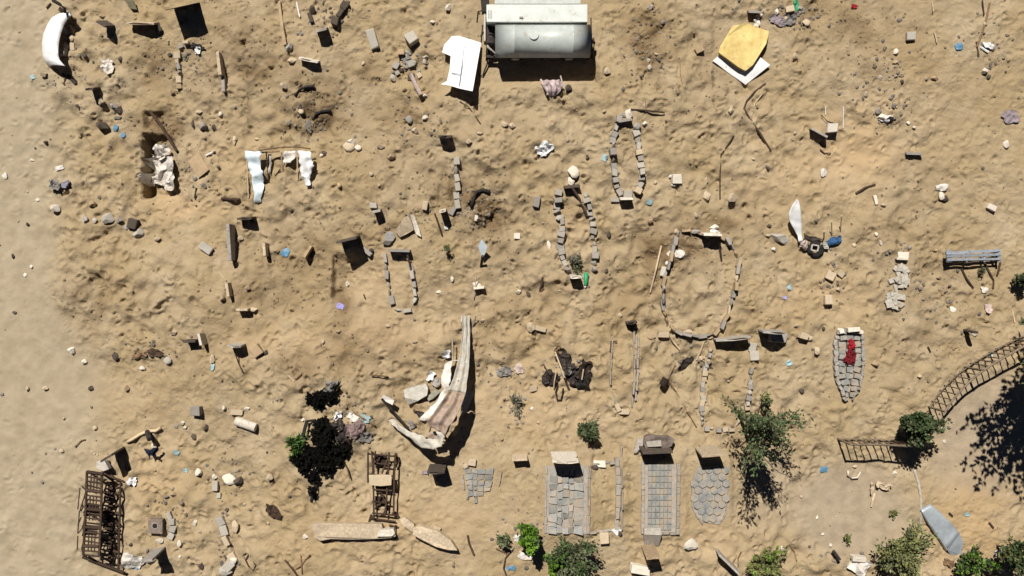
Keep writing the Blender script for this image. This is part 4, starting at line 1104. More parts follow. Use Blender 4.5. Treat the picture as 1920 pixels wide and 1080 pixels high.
ring([(138,50),(139,66),(140,82),(140,98)], 'buff cobble in the outer line along the curved white panel', 'outer cobbles along the curved panel', 'tp', 9, 14, .12)
ring([(588,14),(586,32),(588,46)], 'stone in the left line of the grave at the top edge', 'left line of the grave at the top edge', 'gd', 11, 14, .18)
ring([(652,8),(641,26),(634,40),(630,52)], 'stone in the right line of the grave at the top edge', 'right line of the grave at the top edge', 'pd', 11, 15, .18)
ring([(318,960),(324,975),(326,990),(318,1010)], 'pale stone stacked on the far side of the brown block with a hole', 'stones past the brown block with a hole', 'lg', 11, 12, .16)

# ------------------------------------------------------------------ single stones
SG = 'loose stones scattered over the sand'
sizew = lambda s: 'tiny' if s < 9 else ('small' if s < 14 else ('medium' if s < 20 else 'large'))
ST = """87 142 13 13 0 p r|162 107 8 8 0 d r|228 113 7 12 0 d r|195 193 14 12 0 p r|214 200 14 12 30 g r|224 206 12 18 0 d r|222 221 16 9 0 g r|193 238 22 18 30 d r|321 172 10 10 0 t r|145 40 8 8 0 d r|
373 211 11 9 0 p r|378 238 17 16 0 g r|412 215 10 10 0 w r|416 228 10 13 40 t r|400 238 8 11 0 d r|440 262 9 15 0 p r|360 232 5 14 0 d r|196 33 12 10 0 t r|300 57 16 18 0 d r|333 215 6 6 0 p r|
88 268 8 8 30 d r|110 392 17 15 20 w r|173 384 17 13 0 t r|165 411 14 16 0 w r|180 414 10 10 0 l r|207 411 21 21 0 l r|226 413 15 11 0 g r|253 420 17 19 15 d k|260 440 22 21 0 l r|297 449 11 11 0 p r|238 427 9 9 0 g r|
135 657 13 15 20 w r|158 678 9 9 0 w r|218 668 11 15 0 d r|333 623 13 12 0 p r|320 675 14 13 0 l r|290 662 14 10 50 d r|268 690 16 9 20 w r|170 728 9 9 0 d r|238 728 13 12 0 t r|375 767 18 16 0 g k|345 792 9 10 0 w r|349 801 8 9 0 w r|
365 818 12 12 0 d r|388 803 10 16 0 d r|379 1060 10 18 0 d r|372 886 17 16 0 w r|290 835 14 9 10 w r|300 1014 14 12 30 w r|320 1006 13 9 0 g r|365 981 9 15 0 w r|376 996 13 8 40 p r|338 1018 7 13 0 w r|338 1043 8 6 0 w r|282 1048 20 16 0 g r|
248 1020 7 8 0 d r|178 802 12 9 20 p r|115 845 12 8 30 p r|294 1045 8 8 0 d r|325 925 16 9 20 t r|545 95 13 20 10 g r|551 118 16 14 0 p r|537 165 14 12 30 p r|566 212 10 9 0 p r|700 75 16 36 -15 l k|773 75 20 20 -30 l k|
682 123 9 9 0 p r|797 107 15 7 -10 w r|797 225 15 10 5 w r|797 183 9 7 0 w r|752 96 13 8 0 t k|655 278 20 18 0 p r|662 268 16 15 0 w r|673 280 12 10 0 w r|717 278 15 12 20 p r|735 298 15 16 0 t r|608 288 12 9 0 d r|603 293 9 7 0 w r|
811 42 9 8 0 w r|841 15 10 16 30 w r|768 228 12 14 0 g r|780 248 12 14 0 p r|393 466 24 13 35 l k|438 263 7 16 0 p r|479 581 14 10 0 p r|425 560 12 12 0 t r|489 655 18 22 -35 t k|505 660 8 10 0 d r|407 672 8 18 0 p r|453 447 10 10 0 p r|
650 532 11 11 0 w r|705 388 12 10 0 l k|692 473 20 8 40 g k|700 470 8 8 0 d r|730 455 19 17 0 g r|800 388 9 18 10 p k|893 412 10 16 0 w r|970 443 11 11 0 w k|972 547 10 11 0 w r|848 523 7 10 0 w r|823 548 9 7 0 w r|990 552 8 12 -20 d r|
1006 380 12 20 10 g k|995 613 20 18 0 p r|1014 616 20 9 15 p k|893 535 16 12 20 w r|1028 463 10 20 -15 w r|1072 327 20 22 0 w r|1068 342 14 14 0 w r|1175 221 16 18 0 w r|1205 237 10 10 0 w r|1165 222 12 10 0 g r|1175 366 16 14 0 l k|1152 376 16 8 0 l k|
1196 348 14 8 0 g r|1130 215 8 8 0 p r|1322 371 14 22 -10 p r|1369 373 15 20 15 p r|1301 405 8 11 -20 p r|1336 428 20 12 0 w r|1252 480 14 14 0 w r|1249 494 13 9 0 w r|1240 508 9 18 10 w k|1265 435 9 9 0 p r|1285 623 20 14 0 p r|1219 632 15 13 0 t r|1243 627 21 9 0 p k|
1310 632 17 7 0 t r|1327 633 15 8 0 t r|1412 666 17 17 0 l k|1409 650 13 18 10 l k|1455 632 32 18 5 g k|1504 629 16 12 20 p k|1515 633 14 9 0 p r|1491 610 10 8 0 p r|1462 446 42 22 18 l r|1449 468 9 9 0 w r|1438 442 10 8 0 p r|1440 425 9 9 0 d r|
1556 517 17 16 30 p k|1575 514 12 10 40 p k|1571 543 9 8 0 p r|1551 562 14 18 0 p k|1690 480 20 14 0 w k|1690 505 12 10 0 l r|1765 368 13 17 -10 w r|1773 372 14 14 0 d r|1855 390 17 11 25 w k|1640 375 6 18 -15 w k|1655 385 12 9 0 p r|1783 580 12 10 0 w r|
1822 625 11 9 0 w r|1555 242 19 17 0 w k|1650 222 16 14 0 w r|1663 224 14 10 0 d r|1642 210 12 12 0 g r|1702 72 16 15 0 l k|1672 102 12 12 0 w r|1672 122 14 9 0 t r|1683 145 10 10 0 p r|1645 148 8 10 0 w r|1683 157 8 6 0 d r|1746 150 12 9 0 t r|
1840 137 12 14 0 w r|1847 148 9 9 0 d r|1882 272 13 14 0 w r|1620 178 9 10 0 p r|1310 96 16 10 -25 t k|1488 108 12 13 0 p r|1136 140 13 15 0 p r|1213 117 9 11 0 w r|1215 131 9 9 0 w r|1217 18 12 12 0 w r|1265 338 17 18 0 w k|1256 333 12 7 0 w r|1260 350 10 8 0 w r|
1365 212 11 18 0 p r|1455 25 10 16 20 w r|1478 21 16 12 -10 p k|1508 46 14 12 0 p r|1470 38 9 9 0 p r|1498 18 10 12 0 g r|1228 106 8 7 0 p r|1157 232 8 8 0 p r|1168 770 22 10 3 p k|1157 762 8 15 -25 p k|1130 999 17 20 0 p k|1290 1013 27 20 5 w r|1197 1058 34 16 12 w k|
1123 865 22 12 3 w k|1112 870 12 9 0 d r|887 860 15 13 8 p k|873 868 14 12 20 p r|998 765 8 10 0 w r|1000 727 14 10 -10 p k|1445 770 15 14 0 t k|1502 733 10 9 0 d r|1640 682 17 14 0 t r|1528 657 11 13 0 p r|1543 617 8 8 0 d r|1650 455 6 16 -20 w r|
450 771 22 10 5 p k|424 764 8 10 0 w r|468 764 12 10 0 w r|430 897 24 18 15 w r|449 901 17 22 25 d r|513 890 12 12 0 p r|405 910 11 17 0 l k|403 893 14 10 0 w r|412 928 8 10 0 l k|460 944 8 9 0 p r|427 955 10 8 0 d r|573 785 8 8 0 w r|
444 983 14 22 -10 p r|441 1045 14 14 0 w r|425 1068 30 16 0 l r|806 985 14 14 0 p r|820 985 20 14 -60 p k|795 985 12 11 0 w r|577 1000 13 9 0 w r|1603 875 10 6 0 p r|1676 887 9 10 0 w r|1768 827 7 7 0 w r|1530 970 6 9 0 w r|1720 705 9 8 0 p r|1553 1020 7 7 0 w r|
1826 905 5 5 0 w r|1460 1022 6 8 0 w r|1540 1000 8 6 0 w r|1530 655 8 7 0 w r|1712 240 7 7 0 w r|1700 232 7 6 0 w r|1838 50 9 8 0 p r|1730 150 8 6 0 p r|1500 930 7 6 0 p r|60 500 6 6 0 w r|48 516 6 7 0 w r|25 480 7 9 0 d r|50 730 8 10 0 p r|
85 728 10 8 0 p r|118 785 7 6 0 p r|60 300 8 7 0 w r|52 420 7 6 0 d r|70 375 8 6 0 w r|150 200 7 6 0 d r|36 60 6 6 0 p r|610 640 9 10 0 p r|1140 440 10 12 0 d r|1135 510 9 12 0 d r|960 240 12 14 20 p r|1063 265 9 9 0 p r|900 255 11 8 0 p r|1322 340 8 12 0 p r|
945 237 13 10 0 p r|880 270 14 9 0 p r|1100 300 8 8 0 d r|715 352 8 8 0 t r|640 620 9 8 0 t r|1030 60 1 1 0 t r|1225 345 8 8 0 p r|1410 300 8 6 0 p r|1490 250 9 8 0 p r|1760 520 9 8 0 p r|1755 470 8 6 0 t r|1600 460 8 7 0 p r|1640 440 7 7 0 w r|
1585 840 1 1 0 t r|700 330 8 7 0 p r|640 350 8 8 0 t r|480 260 9 7 0 p r|520 470 10 8 0 t r|470 540 9 9 0 t r|780 640 9 7 0 p r|730 610 8 7 0 p r|905 600 8 7 0 p r|1090 590 8 8 0 t r|1160 590 8 7 0 p r|940 820 8 7 0 t r|1010 790 8 7 0 p r|880 900 1 1 0 t r"""
n_st = 0
for rec in ST.replace('\n', '').split('|'):
    a = rec.split()
    px, py, w, l, rot = [float(q) for q in a[:5]]
    if w < 2: continue
    tone, k = a[5], a[6]
    o = put_stone('rock' if k == 'r' else 'block', px, py, w, l, rot, tone, max(.75*min(w, l), .5*max(w, l)*.8)/S*1.2)
    asp = max(w, l)/min(w, l)
    shp = ('long ' if asp > 1.5 else '') + ('block' if k == 'k' else 'stone')
    if asp > 1.5: shp = 'long ' + ('block' if k == 'k' else 'stone')
    tag(o, near(f'{sizew(max(w,l))} {TONE[tone]} {shp}', px, py), 'block' if k == 'k' else 'stone', SG)
    n_st += 1
# rubble pile near the propped panel
for k in range(20):
    px = 762 + rnd.gauss(0, 13); py = 125 + rnd.gauss(0, 18)
    o = put_stone(rnd.choice(('rock','block')), px, py, rnd.uniform(7,15), rnd.uniform(6,13), rnd.uniform(0,180), rnd.choice('gglpd'), None, 'rubble_piece')
    tag(o, 'broken piece in the grey rubble pile between two pale blocks and the white panel', 'rubble piece', 'pieces of the grey rubble pile')
# ------------------------------------------------------------------ single objects
g_ = drape([(1494,373,1498,376,.45,.4),(1486,384,1500,388,.44,.40),(1479,400,1502,404,.40,.36),(1480,414,1504,418,.36,.3),(1488,428,1504,430,.3,.26),(1496,442,1504,442,.24,.2),(1497,455,1505,453,.16,.14)], cols=7, wave=.04, seed=12)
tag(MB().sheet(g_, .008).build('plastic_strip', M_WHITE, smooth=True), 'bright white leaf-shaped plastic strip rising beside the black tyre', 'plastic strip')
tag(crumple(1505,460,20,18,20,.10,M_PINK,'cloth_knot',seed=41,n=10,lift=.12), 'pinkish knotted cloth at the lower end of the white plastic strip', 'cloth')
x, y = P(1529, 468); t = thing('tyre', 'black tyre lying on the sand with a pale square ring on it', 'tyre', (x, y, gh(x, y)))
mb = MB(); N = 20
pts = [(x + .17*math.cos(k*2*math.pi/N), y + .17*math.sin(k*2*math.pi/N), gh(x,y)+.09) for k in range(N+1)]
mb.tube(pts, .085, 8); mb.build('tread', M_BLACK, t, smooth=True)
mb = MB(); z = gh(x,y) + .19
for (a, c) in (((1523,459),(1535,461)),((1535,461),(1533,471)),((1533,471),(1521,469)),((1521,469),(1523,459))):
    mb.tube([Uw(*a, z), Uw(*c, z)], .025, 6)
mb.build('square_ring', STONE['l'], t)
tag(crumple(1560,453,30,15,-20,.12,mat('blue_cloth',(.035,.10,.22),var=.3),'blue_cloth',seed=51,n=10,lift=.14), 'deep blue crumpled cloth beside the black tyre', 'cloth')
tag(crumple(1545,462,20,16,0,.10,M_PALEM,'grey_scrap',seed=52,n=9,lift=.1), 'pale grey scrap between the black tyre and the deep blue cloth', 'scrap')
tag(crumple(1525,447,36,8,10,.08,M_CHAR,'dark_scrap',seed=53,n=9,lift=.06), 'dark strip of scrap just above the black tyre', 'scrap')
def stick(pts, r, m, label, name='stick', cat='stick', z=.04, group=None, r2=None):
    mb = MB(); mb.tube([U(p[0], p[1], p[2] if len(p) > 2 else z) for p in pts], r, 6, r2)
    return tag(mb.build(name, m), label, cat, group)
for (a, c, w) in (((1508,436),(1509,447),'shortest'),((1545,434),(1545,445),'second shortest'),((1559,416),(1560,440),'second tallest'),((1578,405),(1576,432),'tallest')):
    stick([(a[0],a[1],.42),(c[0],c[1],.02)], .018, M_PWOOD, f'{w} of the pale thin rods standing beside the deep blue cloth', 'rod', 'rod', group='pale rods by the blue cloth')
# bench
def build_bench():
    x, y = P(1825, 480); g0 = gh(x, y); t = thing('bench', 'blue-grey metal bench with worn slats, standing alone on the sand', 'bench', (x, y, g0))
    z = g0 + .34
    def W(px, py, zz=0): return Uw(px, py, z + zz)
    for (a, c, w) in (((1774,475),(1876,469),.07),((1774,481),(1876,477),.07),((1776,487),(1876,485),.06)):
        A, B_ = W(*a), W(*c); d_ = B_-A
        MB().box((A+B_)/2, (d_.length, w, .035), rz=math.atan2(d_.y, d_.x), jit=.006).build('slat', M_BENCH, t)
    for px, w in ((1779,.14),(1812,.05),(1845,.05),(1873,.06)):
        A = W(px, 480, -.03); MB().box(A, (w, .34, .04), rz=.05).build('bracket', M_BENCH, t)
    for px in (1784, 1868):
        for py in (473, 488):
            A = W(px, py, -.05); MB().box((A.x, A.y, g0 + .14), (.05, .05, .34)).build('leg', M_BENCH, t)
build_bench()
for a in [([(1802,502),(1812,522),(1825,540)],'thin bent rod drawing a shadow line under the left half of the blue-grey bench'),([(1843,487),(1856,512),(1863,526),(1862,541)],'thick bent rod drawing a shadow line below the middle of the blue-grey bench'),([(1876,491),(1873,505),(1870,516)],'short rod drawing a shadow line below the right end of the blue-grey bench')]:
    stick(a[0], .028, M_DWOOD, a[1], 'rod', 'rod')  # solid dark rods added where only shadow lines fall on the sand
# striped bundle in the tanker's shadow
g_ = drape([(1013,150,1050,150,.22,.25),(1018,160,1053,160,.28,.3),(1023,172,1050,172,.22,.18),(1030,182,1042,180,.05,.05)], cols=22, corr=.045, ncorr=3, wave=.05, nscale=5, seed=7)
tag(MB().sheet(g_, .008).build('striped_bundle', mat('stripe_cloth',(.34,.27,.27),var=.45,scale=6), smooth=True), 'folded pinkish grey striped bundle at the edge of the tanker shadow', 'bundle')
stick([(1014,149,.25),(1027,178,.15)], .03, M_PINK, 'pale pink pole on one edge of the striped bundle', 'pole', 'pole')
stick([(1051,142,.3),(1057,166,.1)], .022, M_PINK, 'thin pale pole crossing the tanker shadow edge by the striped bundle', 'pole', 'pole')
o = put_stone('rock',1065,170,14,13,0,'d',.15); tag(o,'round dark lump beside the striped bundle','stone')
# brown block with a hole
x, y = P(296, 984); g0 = gh(x,y); t = thing('holed_block', 'square brown concrete block with a round hole in its top', 'block', (x, y, g0))
MB().box((x, y, g0+.12), (.42,.40,.28), rz=-.03, jit=.008).build('body', mat('brown_concrete',(.20,.155,.125),var=.2,scale=9), t, bevel=.015)
mb = MB(); mb.tube([(x + .085*math.cos(k*math.pi/8), y+.02 + .085*math.sin(k*math.pi/8), g0+.262) for k in range(17)], .016, 6); mb.build('hole_rim', STONE['l'], t)
mb = MB(); mb.tube([(x, y+.02, g0+.2),(x, y+.02, g0+.265)], .078, 16); mb.build('hole', M_BLACK, t)  # solid black disc; the hole's inner shade put into its colour
# bags
tag(crumple(294,846,22,18,10,.22,M_NAVY,'bag',seed=61,n=12,lift=.3), 'dark navy bag propped up at the end of a pale curved pipe', 'bag')
arc([(238,829),(248,824),(262,815),(278,808),(292,808),(301,802)], .06, .045, M_PWOOD, 'pipe', 'pale curved pipe lying on the sand above the dark navy bag', 'pipe')
stick([(276,809,.1),(280,824,.4)], .07, M_CHAR, 'short dark post at the middle of the pale curved pipe', 'post', 'post')
tag(crumple(111,349,24,20,0,.12,M_GREY,'bag',seed=62,n=11,lift=.16), 'larger grey-blue bag near the left road, beside its twin', 'bag')
tag(crumple(130,346,18,18,0,.12,mat('violet_grey',(.2,.18,.22),var=.2),'bag',seed=63,n=11,lift=.14), 'smaller violet-grey bag touching the grey-blue bag near the left road', 'bag')
for px, py, w in ((108,358,26),(130,356,14)):
    pass
# stone slab pieces
slab3('slab_piece', [(741,434),(750,420),(757,408),(766,404),(772,416),(776,431),(764,438),(750,445)], .14, .05, STONE['p'], 'larger of the pale cracked slab pieces above the small rounded kerb', 'slab piece')
slab3('slab_piece', [(768,403),(776,402),(780,412),(786,428),(790,445),(781,440),(777,431),(773,415)], .14, .05, STONE['w'], 'narrow pointed one of the pale cracked slab pieces', 'slab piece')
slab3('round_plate', [(720,444),(724,436),(732,433),(739,437),(741,445),(737,452),(728,454),(721,451)], .08, .04, M_GREY, 'round grey plate touching the pale cracked slab pieces', 'plate')
# pale blade
A = [U(903,448,.55), U(897,462,.45), U(903,482,.3), U(906,482,.3), U(914,463,.45)]
mb = MB(); mb.quadbox([p - Vector((0,0,.02)) for p in A], A); tag(mb.build('leaning_plate', M_BLUEWHITE), 'pale leaf-shaped plate leaning on a dark stake', 'plate')
stick([(905,480,.5),(902,500,.0)], .04, M_CHAR, 'dark stake under the pale leaf-shaped plate', 'stake', 'stake')
stick([(893,515,.3),(888,560,.05)], .014, M_PINK, 'thin pinkish rod next to a low white marker under the pale plate', 'rod', 'rod')
# bottle
x, y = P(1096, 525); g0 = gh(x, y); t = thing('green_bottle', 'green plastic bottle at the foot of the grey block kerb', 'bottle', (x, y, g0))
MB().tube([(x+.01, y+.20, g0+.07), (x+.01,y-.05,g0+.07),(x,y-.12,g0+.065),(x-.005, y-.16, g0+.06)], .065, 12, .04).build('body', M_GREEN, t, smooth=True)
MB().tube([(x-.005, y-.16, g0+.06), (x-.006, y-.21, g0+.06)], .028, 8).build('cap', M_WHITE, t)
# shiny trough
def build_trough():
    x, y = P(1762, 990); g0 = gh(x, y); t = thing('metal_trough', 'shiny bluish grey bent sheet-metal trough lying at the path edge', 'metal sheet', (x, y, g0))
    g_ = drape([(1726,956,1744,945,.14,.10),(1740,980,1765,963,.15,.10),(1758,1006,1786,983,.15,.10),(1776,1031,1799,1000,.15,.12)], cols=9, wave=.03, nscale=1.6, seed=3)
    MB().sheet(g_, .012).build('sheet', M_GALV, t, smooth=True)
    q = [U(1776,1031,.15), U(1799,1000,.12), U(1806,1016,.03), U(1803,1040,.02), U(1783,1041,.02)]
    mb = MB(); mb.quadbox([p - Vector((0,0,.012)) for p in q], q); mb.build('folded_end', M_GALV, t)
    q = [U(1723,957,.02), U(1727,957,.15), U(1776,1031,.15), U(1774,1034,.02)]
    mb = MB(); mb.quadbox([p + Vector((.015,.01,0)) for p in q], q); mb.build('folded_side', M_GALV, t)
build_trough()
tag(crumple(1604,1056,44,34,10,.20,M_PLASTIC,'white_chunk',seed=71,n=14,lift=.16,nscale=4), 'lumpy white concrete chunk beside the yellowish bush', 'concrete chunk')
o = put_stone('block',1605,1042,26,9,5,'w',.34); tag(o,'short white bar on top of the lumpy white chunk','block')
stick([(1562,1032,.2),(1575,1050,.25)], .05, M_CHAR, 'short black bar against the lumpy white chunk', 'bar', 'bar')
slab3('grey_slab', [(1608,1056),(1622,1058),(1625,1080),(1606,1082)], .1, .03, M_GREY, 'grey panel under the lumpy white chunk', 'panel')
# tan bundle and pale curved scrap on the path
tag(crumple(1653,908,34,16,18,.12,STONE['p'],'sack',seed=72,n=12,lift=.12), 'tan folded sack lying on the grey path below the straight railing', 'sack')
tag(crumple(1632,913,12,24,0,.10,STONE['p'],'sack',seed=73,n=9,lift=.1), 'small tan roll at the end of the tan folded sack', 'sack')
stick([(1640,925),(1636,938,.1),(1634,950)], .03, M_PWOOD, 'pale crooked stick below the tan folded sack', 'stick')
arc([(1590,882),(1590,892),(1597,897),(1608,896),(1613,884)], .07, .03, STONE['w'], 'curved_scrap', 'pale u-shaped scrap just under the straight railing', 'scrap')
# charred heap
def build_heap():
    x, y = P(1065, 690); g0 = gh(x,y); t = thing('charred_heap', 'heap of charred twisted metal with bent rods', 'scrap heap', (x, y, g0))
    def cr(px,py,w,h_,rot,am,m,s,nm): return crumple(px,py,w,h_,rot,am,m,nm,t2,seed=s,n=12,lift=.12,nscale=5)
    parts = [((1060,678,26,58,-25),.16,M_CHAR,81,'burnt_panel'),((1032,706,36,28,10),.14,M_CHAR,82,'burnt_panel'),((1080,702,44,40,30),.18,M_CHAR,83,'burnt_panel'),((1096,692,24,40,0),.14,M_RUST_SHADE,84,'burnt_panel'),((1062,692,12,14,0),.22,M_GREY,85,'melted_sheet'),((1090,714,26,26,0),.15,M_BLACK,86,'burnt_panel'),((1046,656,14,18,-30),.1,M_WOOD,87,'burnt_board')]
    for a, am, m, s, nm in parts:
        o = crumple(*a, am, m, nm, None, seed=s, n=16, lift=.10, nscale=9)
        loc = o.location.copy(); o.parent = t; o.location = loc - t.location
    for pts, r, m in (([(1041,660,.3),(1052,690,.32),(1058,708,.2)],.022,M_PWOOD),([(1043,697,.3),(1040,712,.25),(1038,728,.1)],.02,M_PWOOD),([(1094,692,.35),(1091,712,.25)],.018,M_PWOOD),
                      ([(1046,722,.05),(1042,735,.05),(1045,750,.05),(1052,750,.05),(1055,738,.05),(1056,728,.1)],.024,M_CHAR),([(1060,710,.1),(1063,722,.06),(1067,730,.04)],.03,M_CHAR),([(1019,683,.1),(1026,695,.2),(1032,703,.2)],.025,M_CHAR)):
        MB().tube([U(*p) for p in pts], r, 6).build('bent_rod', m, t)
build_heap()
# headboard posts of the crooked grave
for (a, c, w) in (((1035,857),(1039,867),'left'),((1081,855),(1085,865),'right')):
    stick([(a[0],a[1],.75),(c[0],c[1],.2)], .022, M_PWOOD, f'pale peg at the {w} end of the wide white headboard on the crooked paved grave', 'peg', 'peg')
slab3('white_card', [(1146,994),(1154,990),(1167,993),(1157,1005)], .06, .008, M_WHITE, 'white folded card with a dark lump on it at the foot of the kerbed grave', 'card', bevel=0)
o = put_stone('rock',1158,991,8,8,0,'d',.14); tag(o,'little dark lump lying on the white folded card','stone')
# white cloth scraps etc.
CR = [(207,128,22,30,0,.06,M_PLASTIC,'wrinkled white plastic bag on bare sand near the curved white panel','bag'),(1020,282,34,26,-35,.14,M_WHITE,'white folded paper-like scrap alone on the sand above the kerb with the bottle','scrap'),
 (250,900,18,16,0,.08,M_WHITE,'white bag to the side of the rusty bed cage','bag'),(250,1052,40,34,10,.03,M_PLASTIC,'flat dirty white sheet below the rusty bed cage','sheet'),(1336,437,22,12,0,.08,M_WHITE,'white cloth over the marker of the big oval grave','cloth'),
 (945,697,34,18,-10,.08,M_GREY,'larger grey limp scrap right of the corrugated wreckage','scrap'),(972,690,18,20,0,.06,M_PINK,'smaller buff limp scrap beside the grey one','scrap'),(640,774,12,16,20,.12,M_WHITE,'bright white scrap above the shade-black shrub','scrap'),
 (628,720,26,22,10,.14,M_GREY,'grey scrap on the small black heap','scrap'),(520,954,42,20,35,.08,M_RUST,'dark tangled net lying alone on bare sand','net'),(1845,90,22,12,20,.06,M_WHITE,'white scrap caught in the twigs near the upper right corner','scrap'),
 (1654,224,26,14,0,.06,M_WHITE,'white scrap among small dark stones left of the open sand','scrap'),(1458,40,34,18,25,.06,M_PURPLE,'dull violet cloth by the stones at the top edge','cloth'),(1418,40,12,26,15,.08,M_PLASTIC,'white strip under the grey marker above the yellow foam slab','strip'),
 (1775,1052,30,14,20,.06,M_WOOD,'brown rag between the trough and the yellowish bush','rag'),(1815,1044,22,30,30,.12,M_WHITE,'white plastic hanging in the bush beside the trough','plastic'),(1868,1035,18,14,0,.06,M_PLASTIC,'grey-white scrap between two bushes at the right','scrap'),
 (1840,543,12,14,0,.04,M_PLASTIC,'small white litter below the blue-grey bench','litter'),(1848,578,16,18,0,.04,M_PINK,'pinkish paper litter further below the blue-grey bench','litter'),(1545,323,14,18,0,.03,M_PLASTIC,'faint white bag half buried below the white block','bag'),
 (1890,220,34,26,0,.03,M_PURPLE,'faint grey-violet rag near the right edge','rag'),(1765,352,26,14,0,.03,M_PLASTIC,'dusty white scrap above the white and dark stones','scrap'),(985,1032,30,14,10,.05,M_PLASTIC,'white scrap under the bright green bush','scrap'),(972,1000,20,18,10,.06,M_PLASTIC,'white scrap between the bright green bush and its small neighbour','scrap'),
 (1270,476,22,16,0,.03,M_PLASTIC,'dusty white rag inside the big oval grave','rag'),(640,790,26,24,40,.12,M_CHAR,'dark rag right of the shade-black shrub','rag'),(672,800,40,30,-30,.10,mat('mauve_rag',(.2,.14,.13),var=.4),'brownish mauve rags piled right of the shade-black shrub','rags'),
 (655,825,24,20,0,.10,M_RUST,'brown crumpled rag above the rusty ladder frame','rag'),(688,780,24,12,20,.05,M_CYAN,'pale bluish scrap near the dark iron bar','scrap'),
 (668,778,26,16,30,.10,M_PLASTIC,'dirty white rag beside the brownish mauve rags','rag'),(648,808,20,34,15,.10,M_CHAR,'dark strip of cloth between the shade-black shrub and the mauve rags','rag'),(690,815,26,20,10,.08,M_GREY,'grey rag between the mauve rags and the ladder frame','rag'),(300,660,30,14,20,.06,M_DWOOD,'dark splintered board on the left mound by a grey stone','board'),(760,112,18,22,30,.08,M_GREY,'grey sheet scrap in the rubble between two pale blocks','scrap'),(1478,40,28,18,-20,.08,M_GREY,'grey rag among the stones at the top edge','rag'),(268,666,34,10,-15,.04,M_WOOD,'reddish brown rag along the twig pile on the left mound','rag'),(1490,14,14,22,0,.05,M_GREEN,'dark green scrap at the top edge above the stones','scrap'),(1600,12,12,10,0,.04,M_RED,'tiny dull red scrap at the top edge','scrap'),
 (1320,672,22,12,0,.06,M_PWOOD,'pale splintered wood heap left of the tapering grave kerb','wood'),(1285,680,40,12,-40,.07,M_CHAR,'dark charred branch piece below the big oval grave','wood'),(838,428,8,8,0,.02,M_WHITE,'tiny white scrap near the white marker','scrap'),
 (800,880,14,8,0,.06,M_PURPLE,'violet rag at the top of the dark marker below the corrugated wreckage','rag'),(372,96,14,16,0,.08,M_WHITE,'white cloth scrap inside the head of the upper left grave','cloth'),(372,90,26,14,10,.12,M_BLACK,'black cloth over the head of the upper left grave','cloth')]
for i, (px,py,w,l,rot,am,m,lab,cat) in enumerate(CR):
    tag(crumple(px,py,w,l,rot,am,m,cat.replace(' ','_'),seed=200+i,n=14 if max(w,l) > 24 else 9,lift=.04+am*.3,nscale=10), lab, cat)
LT = [(64,145,8,8,'c'),(218,240,13,14,'b'),(233,255,11,11,'b'),(1131,300,12,13,'c'),(1215,381,12,10,'c'),(1478,538,11,10,'c'),(1478,680,12,12,'c'),(1544,880,12,14,'b'),(1790,91,14,14,'b'),(1808,962,7,12,'c'),(333,847,12,10,'c'),(348,882,10,8,'c'),
      (407,686,8,14,'c'),(535,473,16,18,'b'),(1848,664,9,11,'c'),(1856,556,1,1,'c'),(958,1055,9,20,'b'),(640,574,16,12,'v'),(254,1064,12,6,'b'),(1470,558,9,7,'v'),(500,295,1,1,'c'),(10,330,10,10,'w'),(110,315,9,18,'w'),(1535,985,1,1,'w')]
LN = {'c':(M_CYAN,'pale blue'),'b':(M_BLUE,'blue'),'v':(mat('violet_plastic',(.3,.28,.55),var=.15),'violet'),'w':(M_PLASTIC,'whitish')}
for i, (px,py,w,l,c) in enumerate(LT):
    if w < 2: continue
    tag(crumple(px,py,w,l,rnd.uniform(0,90),.03,LN[c][0],'litter_scrap',seed=300+i,n=6,lift=.03), near(f'{LN[c][1]} plastic scrap', px, py), 'litter', 'bits of plastic litter')
